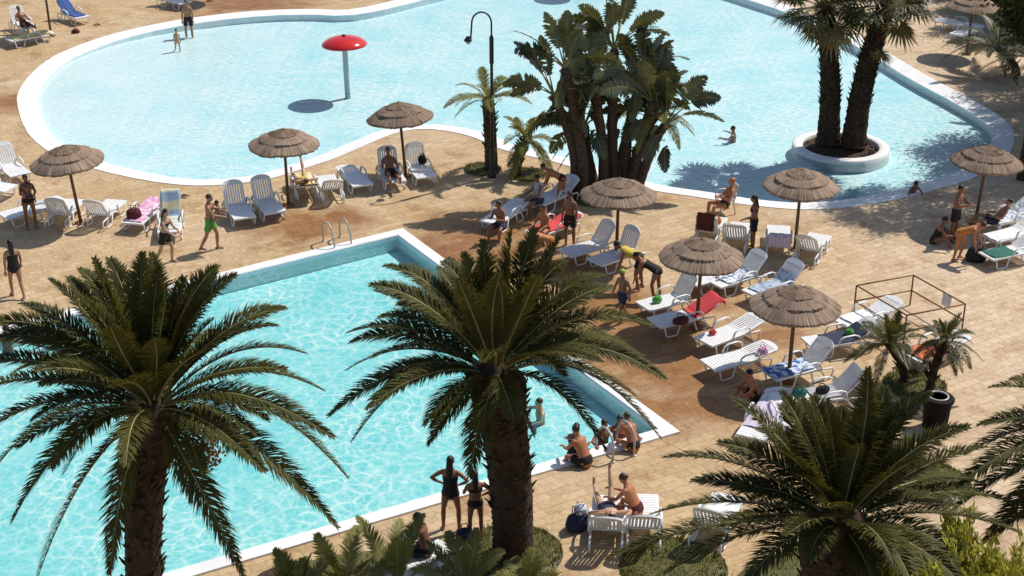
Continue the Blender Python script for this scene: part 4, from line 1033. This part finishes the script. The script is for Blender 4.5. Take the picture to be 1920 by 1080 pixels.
date_palm((288, 765), 5.2, [(40, 565), (-10, 625), (-70, 690), (-95, 760), (-90, 850), (-60, 930), (22, 965), (70, 1085), (205, 1065, -.9), (205, 478), (268, 468, .8), (300, 500), (345, 520), (405, 488), (440, 505), (532, 568), (516, 602), (572, 662), (606, 720),
     (622, 800), (650, 885), (632, 988), (456, 1078), (120, 880), (-40, 600), (20, 690), (500, 780, -.4), (150, 500), (380, 880, -1.2), (60, 780, -.5)], "large date palm with orange fruit, in front of the turquoise pool", seed=3, footx=281, tr=(.265, .325), low=False, fruit=((408, 800, -.5), (392, 842, -.4)))
date_palm((928, 700), 4.25, [(695, 525), (722, 492), (710, 586), (747, 562), (652, 620), (658, 641), (649, 693), (618, 778), (701, 748), (661, 822), (805, 831), (881, 885, -.8), (905, 445), (1003, 418), (960, 430), (1132, 504), (1146, 524), (1217, 608), (1246, 704),
     (1238, 820), (1134, 840), (965, 780, -1.3), (1058, 700, -1.4), (832, 480), (870, 470), (1060, 480), (1200, 650), (1190, 740), (700, 660), (780, 520), (900, 800, -1.3)], "large date palm in the middle beside two standing bathers", base=(962, 1042), seed=5, tr=(.37, .44), low=False)
date_palm((1575, 985), 4.3, [(1248, 850), (1351, 820), (1371, 737), (1420, 794), (1465, 757), (1526, 735), (1627, 686), (1660, 720), (1745, 733), (1847, 838), (1815, 800), (1221, 948), (1140, 1045), (1925, 945), (1915, 992), (1700, 740), (1580, 760), (1300, 900), (1480, 810), (1250, 1060), (1850, 900), (1518, 1045, -1.2), (1400, 1085), (1750, 1085), (1640, 1090, -1.3), (1350, 980)],
     "large date palm cut off by the bottom edge, at right", seed=11, tr=(.40, .5), fill=30, flen=2.3, bow=.14, low=False)
date_palm((2110, 850), 4.6, [(1860, 718), (1836, 790), (1815, 838), (1795, 905), (1785, 950), (1890, 890), (1900, 700), (1850, 1000), (2000, 600), (2300, 700)], "date palm beyond the right edge with only fronds showing", seed=17, fill=20, tr=(.4, .5))

def small_palm(name, base, h, crown_px, n, fl, label, cat="palm tree", m_=None, droop=.35, L=.3, tr=(.09, .10), seed=2, lo=-20, hi=75, grp=None, bark='bark', w=.022):
    global rnd
    rnd = random.Random(seed); b = G(*base)
    t = thing(name, b, label, cat, grp); c = AT(crown_px[0], crown_px[1], b.y) - b
    palm_trunk(t, tr[0], tr[1], c.z, M[bark], (c.x, c.y), boots=30, nz=30, scar=.06)
    mb = MB()
    for i in range(n):
        az = i * 2.39996; el = R(rnd.uniform(lo, hi)); l = fl * rnd.uniform(.75, 1.1)
        d = V((math.cos(az) * math.cos(el), math.sin(az) * math.cos(el), math.sin(el)))
        frond(mb, c + d * .05, c + d * l - V((0, 0, droop * l * math.cos(el))), .32 * l * math.cos(el), n=int(34 * l * .022 / w) + 14, L=L, w=w, droop=.35, rr=.011)
    mb.obj("crown", [m_ or M['cycad'], M['rachis']], t); return t
small_palm("pygmy_palm", (1694, 718), 1, (1668, 648), 34, 1.05, "left leaning one of the twin pygmy palms by the bin", m_=M['fan'], seed=21, grp="twin pygmy palms", lo=-25, hi=80, L=.24, w=.013)
small_palm("pygmy_palm", (1742, 738), 1, (1772, 640), 26, .85, "slimmer right leaning one of the twin pygmy palms", m_=M['fan'], seed=22, grp="twin pygmy palms", L=.22, w=.013)
small_palm("slender_palm", (921, 318), 1, (915, 188), 15, 1.5, "small palm right behind the curved lamp post", seed=23, tr=(.20, .19), lo=-5, hi=60, L=.36, bark='barkg')
small_palm("slender_palm", (968, 330), 1, (988, 262), 22, 1.2, "small palm with drooping fronds right of the lamp post", seed=24, tr=(.14, .15), L=.32, lo=-30, hi=65)

# bird-of-paradise clump
def strelitzia(base, top, n, seed, label, ang):
    global rnd
    rnd = random.Random(seed); b = G(*base); c = AT(top[0], top[1], b.y + rnd.uniform(-.3, .3)) - b
    t = thing("giant_bird_of_paradise", b, label, "plant", "clump of giant bird of paradise")
    mb = MB(); pts = [V((c.x * f * f + .06 * math.sin(f * 5 + seed), c.y * f, c.z * f)) for f in [i / 14 for i in range(15)]]
    mb.tube(pts, [.17 - .04 * i / 14 + .012 * (i % 2) for i in range(15)], 12); mb.obj("trunk", M['barkg'], t)
    lf = MB(); u = V((math.cos(ang), math.sin(ang), 0)); c = pts[-1]
    for i in range(n):
        f = -1 + 2 * i / (n - 1); a = f * R(56) + rnd.uniform(-.15, .15); out = u * math.sin(a) + V((rnd.uniform(-.2, .2), rnd.uniform(-.25, .25), 0))
        d = (out + V((0, 0, math.cos(a)))).normalized(); pl_ = rnd.uniform(.35, .85); bl = rnd.uniform(.85, 1.25)
        e = c + d * pl_; lf.tube([c - d * .2, c + d * pl_ * .5, e], [.035, .025, .016], 6, mi=1)
        T = e + (d + V((0, 0, -.55 * abs(f) - .05))).normalized() * bl
        frond(lf, e, T, .22 * bl * abs(f) + .03, n=19, L=.36, w=bl / 19 * 1.5, vee=.15, droop=.15, rr=.016, sweep=.2, bare=.02, jit=.10, tipk=.75, torn=.05, rl=1.5)
    for i in range(4):
        a = rnd.uniform(0, 6.28); d = D(math.cos(a), math.sin(a), rnd.uniform(-.3, .6)); z = c - V((0, 0, rnd.uniform(.15, .9))); e = z + d * .4; T = e + D(d.x, d.y, -1.1) * rnd.uniform(.6, 1.0)
        lf.tube([z, e], [.022, .014], 5, cap=False, mi=1)
        frond(lf, e, T, .22, n=15, L=.30, w=.10, vee=.1, droop=.4, rr=.014, sweep=.2, bare=.02, tipk=.75, torn=.12, rl=1.2)
    lf.obj("crown", [M['paddle'], M['rachis']], t)
SB = "bird of paradise stem in the big clump, "
for a in [((1078, 362), (1042, 178), 11, 31, SB + "leaning furthest left", .1), ((1090, 366), (1062, 128), 11, 32, SB + "close left of its tallest stem", 2.8),
          ((1108, 352), (1095, 235), 9, 33, SB + "short in the middle", .5), ((1150, 352), (1148, 92), 12, 34, SB + "the tallest one", .2),
          ((1165, 350), (1182, 205), 9, 35, SB + "right of the tallest stem", 2.6), ((1188, 356), (1222, 190), 11, 36, SB + "second from its right side", .3),
          ((1198, 358), (1252, 232), 9, 37, SB + "leaning furthest right", .0), ((1128, 358), (1120, 160), 9, 38, SB + "second stem left of its middle", 1.3),
          ((1100, 350), (1085, 205), 8, 39, SB + "low on its left side", .9), ((1172, 352), (1200, 150), 8, 40, SB + "high on its right side", .6)]: strelitzia(*a)
small_palm("slender_palm", (1180, 356), 1, (1232, 215), 12, 1.5, "arching palm at the right side of the bird of paradise clump", seed=41, tr=(.12, .12), lo=-15, hi=40, L=.3)

# fan palms in the planter
def fan_leaf(mb, o, d, pet, rad, nseg=22, mr=1, mi=0, droop=.3):
    e = o + d * pet; mb.tube([o, o + d * pet * .5 + V((0, 0, .05)), e], [.022, .018, .012], 5, mi=mr, cap=False)
    side = d.cross(V((0, 0, 1))); side = side.normalized() if side.length > .1 else V((1, 0, 0)); ax = side.cross(d).normalized()
    for i in range(nseg):
        a = R(-135 + 270 * i / (nseg - 1)); l = rad * (.72 + .28 * math.cos(a * .7)) * rnd.uniform(.9, 1.1)
        dd = (d * math.cos(a) + side * math.sin(a) + ax * rnd.uniform(-.05, .12)).normalized(); wv = (side * math.cos(a) - d * math.sin(a)) * (rad * .055)
        mid = e + dd * l * .55; tip = e + dd * l - V((0, 0, droop * l * rnd.uniform(.6, 1.4)))
        i0 = mb.add((e, mid + wv, tip, mid - wv)); mb.face((i0, i0 + 1, i0 + 2, i0 + 3), mi)
def fan_palm(base, top, r, seed, label):
    global rnd
    rnd = random.Random(seed); b = G(*base, .12); t = thing("fan_palm", b, label, "palm tree", "fan palms in the round planter"); c = AT(top[0], top[1], b.y) - b
    palm_trunk(t, r * 1.15, r * .82, c.z, M['bark'], (c.x, c.y), boots=260, nz=60, scar=.07)
    mb = MB()
    for i in range(46):
        az = i * 2.39996; el = R(rnd.uniform(-40, 75)); d = V((math.cos(az) * math.cos(el), math.sin(az) * math.cos(el), math.sin(el)))
        fan_leaf(mb, c + d * .15, d, rnd.uniform(.7, 1.15), rnd.uniform(.65, .9), mi=0 if el > R(-22) else 2)
    mb.obj("crown", [M['fan'], M['rachis'], M['dry']], t)
    return t
fan_palm((1552, 266), (1545, 12), .31, 51, "straight fan palm in the round planter")
fp = fan_palm((1600, 272), (1662, 10), .33, 52, "leaning fan palm in the round planter")
rnd = random.Random(5); mb = MB()
cc = AT(1640, 92, fp.location.y - .35) - fp.location
for k in range(3):
    d = D(.5 + .3 * k, -.6, -.2 - .35 * k); fan_leaf(mb, cc, d, .18, .55)
mb.obj("low_leaf", [M['dry'], M['rachis']], fp)

# young palms / cycads along the bottom
def cycad(base, n, fl, label, seed, dirs=None):
    global rnd
    rnd = random.Random(seed); b = G(*base); t = thing("young_palm", b, label, "plant", "young palms along the bottom edge")
    mb = MB(); mb.lathe([(.12, 0), (.15, .12), (.12, .25), (.02, .30)], 12); mb.obj("stem", M['bark'], t)
    mb = MB(); c = V((0, 0, .25))
    for i in range(n):
        az = i * 2.39996 + seed; el = R(rnd.uniform(28, 80)); l = fl * rnd.uniform(.8, 1.1); d = V((math.cos(az) * math.cos(el), math.sin(az) * math.cos(el), math.sin(el)))
        frond(mb, c + d * .05, c + d * l - V((0, 0, .2 * l * math.cos(el))), .2 * l * math.cos(el), n=50, L=.30, w=.030, vee=.25, droop=.12, rr=.018, sweep=.5)
    mb.obj("crown", [M['cycad'], M['rachis']], t)
cycad((650, 1130), 8, 1.6, "young palm at the bottom edge, left of the seated reader", 61)
cycad((745, 1125), 7, 1.65, "young palm in front of the seated reader", 62)
cycad((872, 1125), 8, 1.3, "young palm in front of the girl at the bottom edge", 63)
cycad((985, 1120), 8, .8, "young palm beside the middle palm's base", 64)
cycad((560, 1150), 9, 1.1, "young palm furthest left at the bottom edge", 65)

sb = G(600, 1150); mb = MB()
mb.lathe([(1.7, .004), (1.55, .02), (1.0, .03), (.01, .035)], 48, (sb.x, sb.y, 0), jit=lambda j, k, r, z: (r * (1 + .05 * math.sin(k * .8)), z))
tag(mb.obj("soil", M['soil']), "bare brown soil bed along the bottom edge", None, None, 'stuff')
# lawn circles
def lawn(px, py, r, label, blades=2200, seed=70):
    global rnd
    rnd = random.Random(seed); c = G(px, py); mb = MB()
    mb.lathe([(r, .004), (r * .97, .03), (r * .6, .05), (.01, .06)], 40, (c.x, c.y, 0))
    for _ in range(blades):
        a = rnd.uniform(0, 6.28); q_ = r * math.sqrt(rnd.random()) * rnd.uniform(.95, 1.03); p = c + V((q_ * math.cos(a), q_ * math.sin(a), .03)); b = rnd.uniform(0, 6.28); w = V((math.cos(b), math.sin(b), 0)) * .012
        i0 = mb.add((p - w, p + w, p + V((rnd.uniform(-.05, .05), rnd.uniform(-.05, .05), rnd.uniform(.05, .11))))); mb.face((i0, i0 + 1, i0 + 2))
    return tag(mb.obj("grass", M['grass']), label, None, None, 'stuff')
lawn(960, 1036, 1.0, "round patch of lawn around the middle date palm")
lawn(905, 318, .62, "small round grass patch at the lamp post", 900)
lawn(990, 328, .62, "small round grass patch under the drooping small palm", 900)
lawn(1262, 1066, 1.05, "round lawn patch below the sunbather")
lawn(1715, 722, .75, "round grass patch under the twin pygmy palms", 1200)
lawn(1740, 905, .9, "round lawn patch behind the front right palm", 1500)
lawn(1650, 1200, 3.0, "lawn below the front right palm", 5000)
lawn(700, 1230, 3.2, "lawn at the bottom edge under the young palms", 3000)
lawn(1130, 362, 1.3, "planting bed under the bird of paradise clump", 2500)

# golden juniper, lower right
def juniper(base, h, n, label, seed, e0=25):
    global rnd
    rnd = random.Random(seed); b = G(*base); t = thing("golden_juniper", b, label, "shrub"); mb = MB(); st = MB()
    for i in range(n):
        az = rnd.uniform(0, 6.28); el = R(rnd.uniform(e0, 89.5)); l = h * rnd.uniform(.55, 1.0); d = V((math.cos(az) * math.cos(el), math.sin(az) * math.cos(el), math.sin(el)))
        st.tube([(0, 0, .05), d * l * .5, d * l], [.02, .012, .005], 4, cap=False)
        for j in range(210):
            f = rnd.uniform(.12, 1.0) ** .5; p = d * l * f + V((rnd.gauss(0, .05), rnd.gauss(0, .05), 0)); dd = (d + V((rnd.gauss(0, .45), rnd.gauss(0, .45), rnd.gauss(0, .35)))).normalized(); q_ = .15 * rnd.uniform(.5, 1.2); w = dd.orthogonal().normalized() * .024
            i0 = mb.add((p - w, p + w, p + dd * q_ + w * .6, p + dd * q_ - w * .6)); mb.face((i0, i0 + 1, i0 + 2, i0 + 3))
    st.obj("stem", M['bark'], t); mb.obj("foliage", M['juniper'], t)
juniper((1790, 1510), 4.75, 300, "golden feathery juniper in the bottom right corner", 81, 66)
juniper((1690, 1515), 4.35, 150, "smaller golden juniper left of the corner one", 82, 74)
juniper((1572, 1515), 4.12, 50, "little golden juniper tip at the bottom edge", 83, 82)

# trees at the top right
def tree(base, h, cr, label, seed, clumps=46, lean=(0, 0)):
    global rnd
    rnd = random.Random(seed); b = G(*base); t = thing("broadleaf_tree", b, label, "tree", "trees at the top right"); mb = MB()
    lx, ly = lean; mb.tube([(0, 0, 0), (.05 + lx * .3, .02 + ly * .3, h * .3), (lx * .8 - .05, ly * .8 + .05, h * .65)], [.22, .17, .10], 10)
    for k in range(6):
        a = k * 1.05; mb.tube([(lx * .5, ly * .5, h * .45), (lx + math.cos(a) * cr * .4, ly + math.sin(a) * cr * .4, h * .68), (lx + math.cos(a) * cr * .75, ly + math.sin(a) * cr * .75, h * .8)], [.08, .05, .02], 6)
    mb.obj("trunk", M['barkg'], t); mb = MB()
    for k in range(clumps):
        a = rnd.uniform(0, 6.28); q_ = cr * math.sqrt(rnd.random()); c = V((lx + q_ * math.cos(a), ly + q_ * math.sin(a), h * .72 + rnd.uniform(-.28, .28) * h * math.sqrt(max(.05, 1 - (q_ / cr) ** 2)))); cs = rnd.uniform(.35, .7)
        for _ in range(170):
            p = c + V((rnd.gauss(0, cs * .5), rnd.gauss(0, cs * .5), rnd.gauss(0, cs * .4))); d = D(rnd.gauss(0, 1), rnd.gauss(0, 1), rnd.gauss(-.3, .6)); w = d.orthogonal().normalized() * .05; l = rnd.uniform(.14, .26)
            i0 = mb.add((p, p + d * l * .5 + w, p + d * l, p + d * l * .5 - w)); mb.face((i0, i0 + 1, i0 + 2, i0 + 3))
    mb.obj("crown", M['tree'], t)
tree((1918, 336), 10.4, 2.3, "dark broadleaf tree with tall trunk at the right edge by the pool's end", 91, 130, lean=(.6, 1.5))
tree((2040, 150), 6.2, 2.6, "dark broadleaf tree beyond the right edge shading the pool's corner", 92, 130)
tree((2030, 272), 6.6, 2.4, "dark broadleaf tree beyond the right edge, level with the round planter", 104, 120)
tree((1985, 236), 6.2, 2.3, "dark broadleaf tree hanging into the top right corner over the pool", 93, 120)
tree((2105, 300), 6.2, 2.2, "dark broadleaf tree beyond the right edge, nearest the loungers", 94, 110)
tree((1960, 40), 6.2, 2.6, "tall dark tree beyond the top right corner", 98, 120)
tree((1850, -40), 6.2, 2.6, "tall dark tree beyond the top edge, above the shaded parasol", 99, 120)
tree((1724, -14), 2.3, 1.5, "dark rounded bush behind the fan palms at the top edge", 101, 60)
tree((1852, 18), 2.2, 1.4, "dark rounded bush behind the shaded parasol", 102, 60)
tree((1905, 50), 2.4, 1.3, "dark rounded bush nearest the top right corner", 103, 60)
small_palm("slender_palm", (1905, 140), 1, (1872, 92), 20, 2.2, "arching palm with long fronds at the top right", seed=95, lo=-15, hi=45, L=.42, tr=(.15, .15), m_=M['fan'])
small_palm("slender_palm", (1960, 200), 1, (1960, 120), 18, 2.2, "arching palm cut off by the right edge near the top", seed=96, lo=-15, hi=45, L=.42, tr=(.15, .15), m_=M['fan'])
tree((20, -70), 4.2, 1.8, "leafy tree cut off by the top left corner", 97, 40)
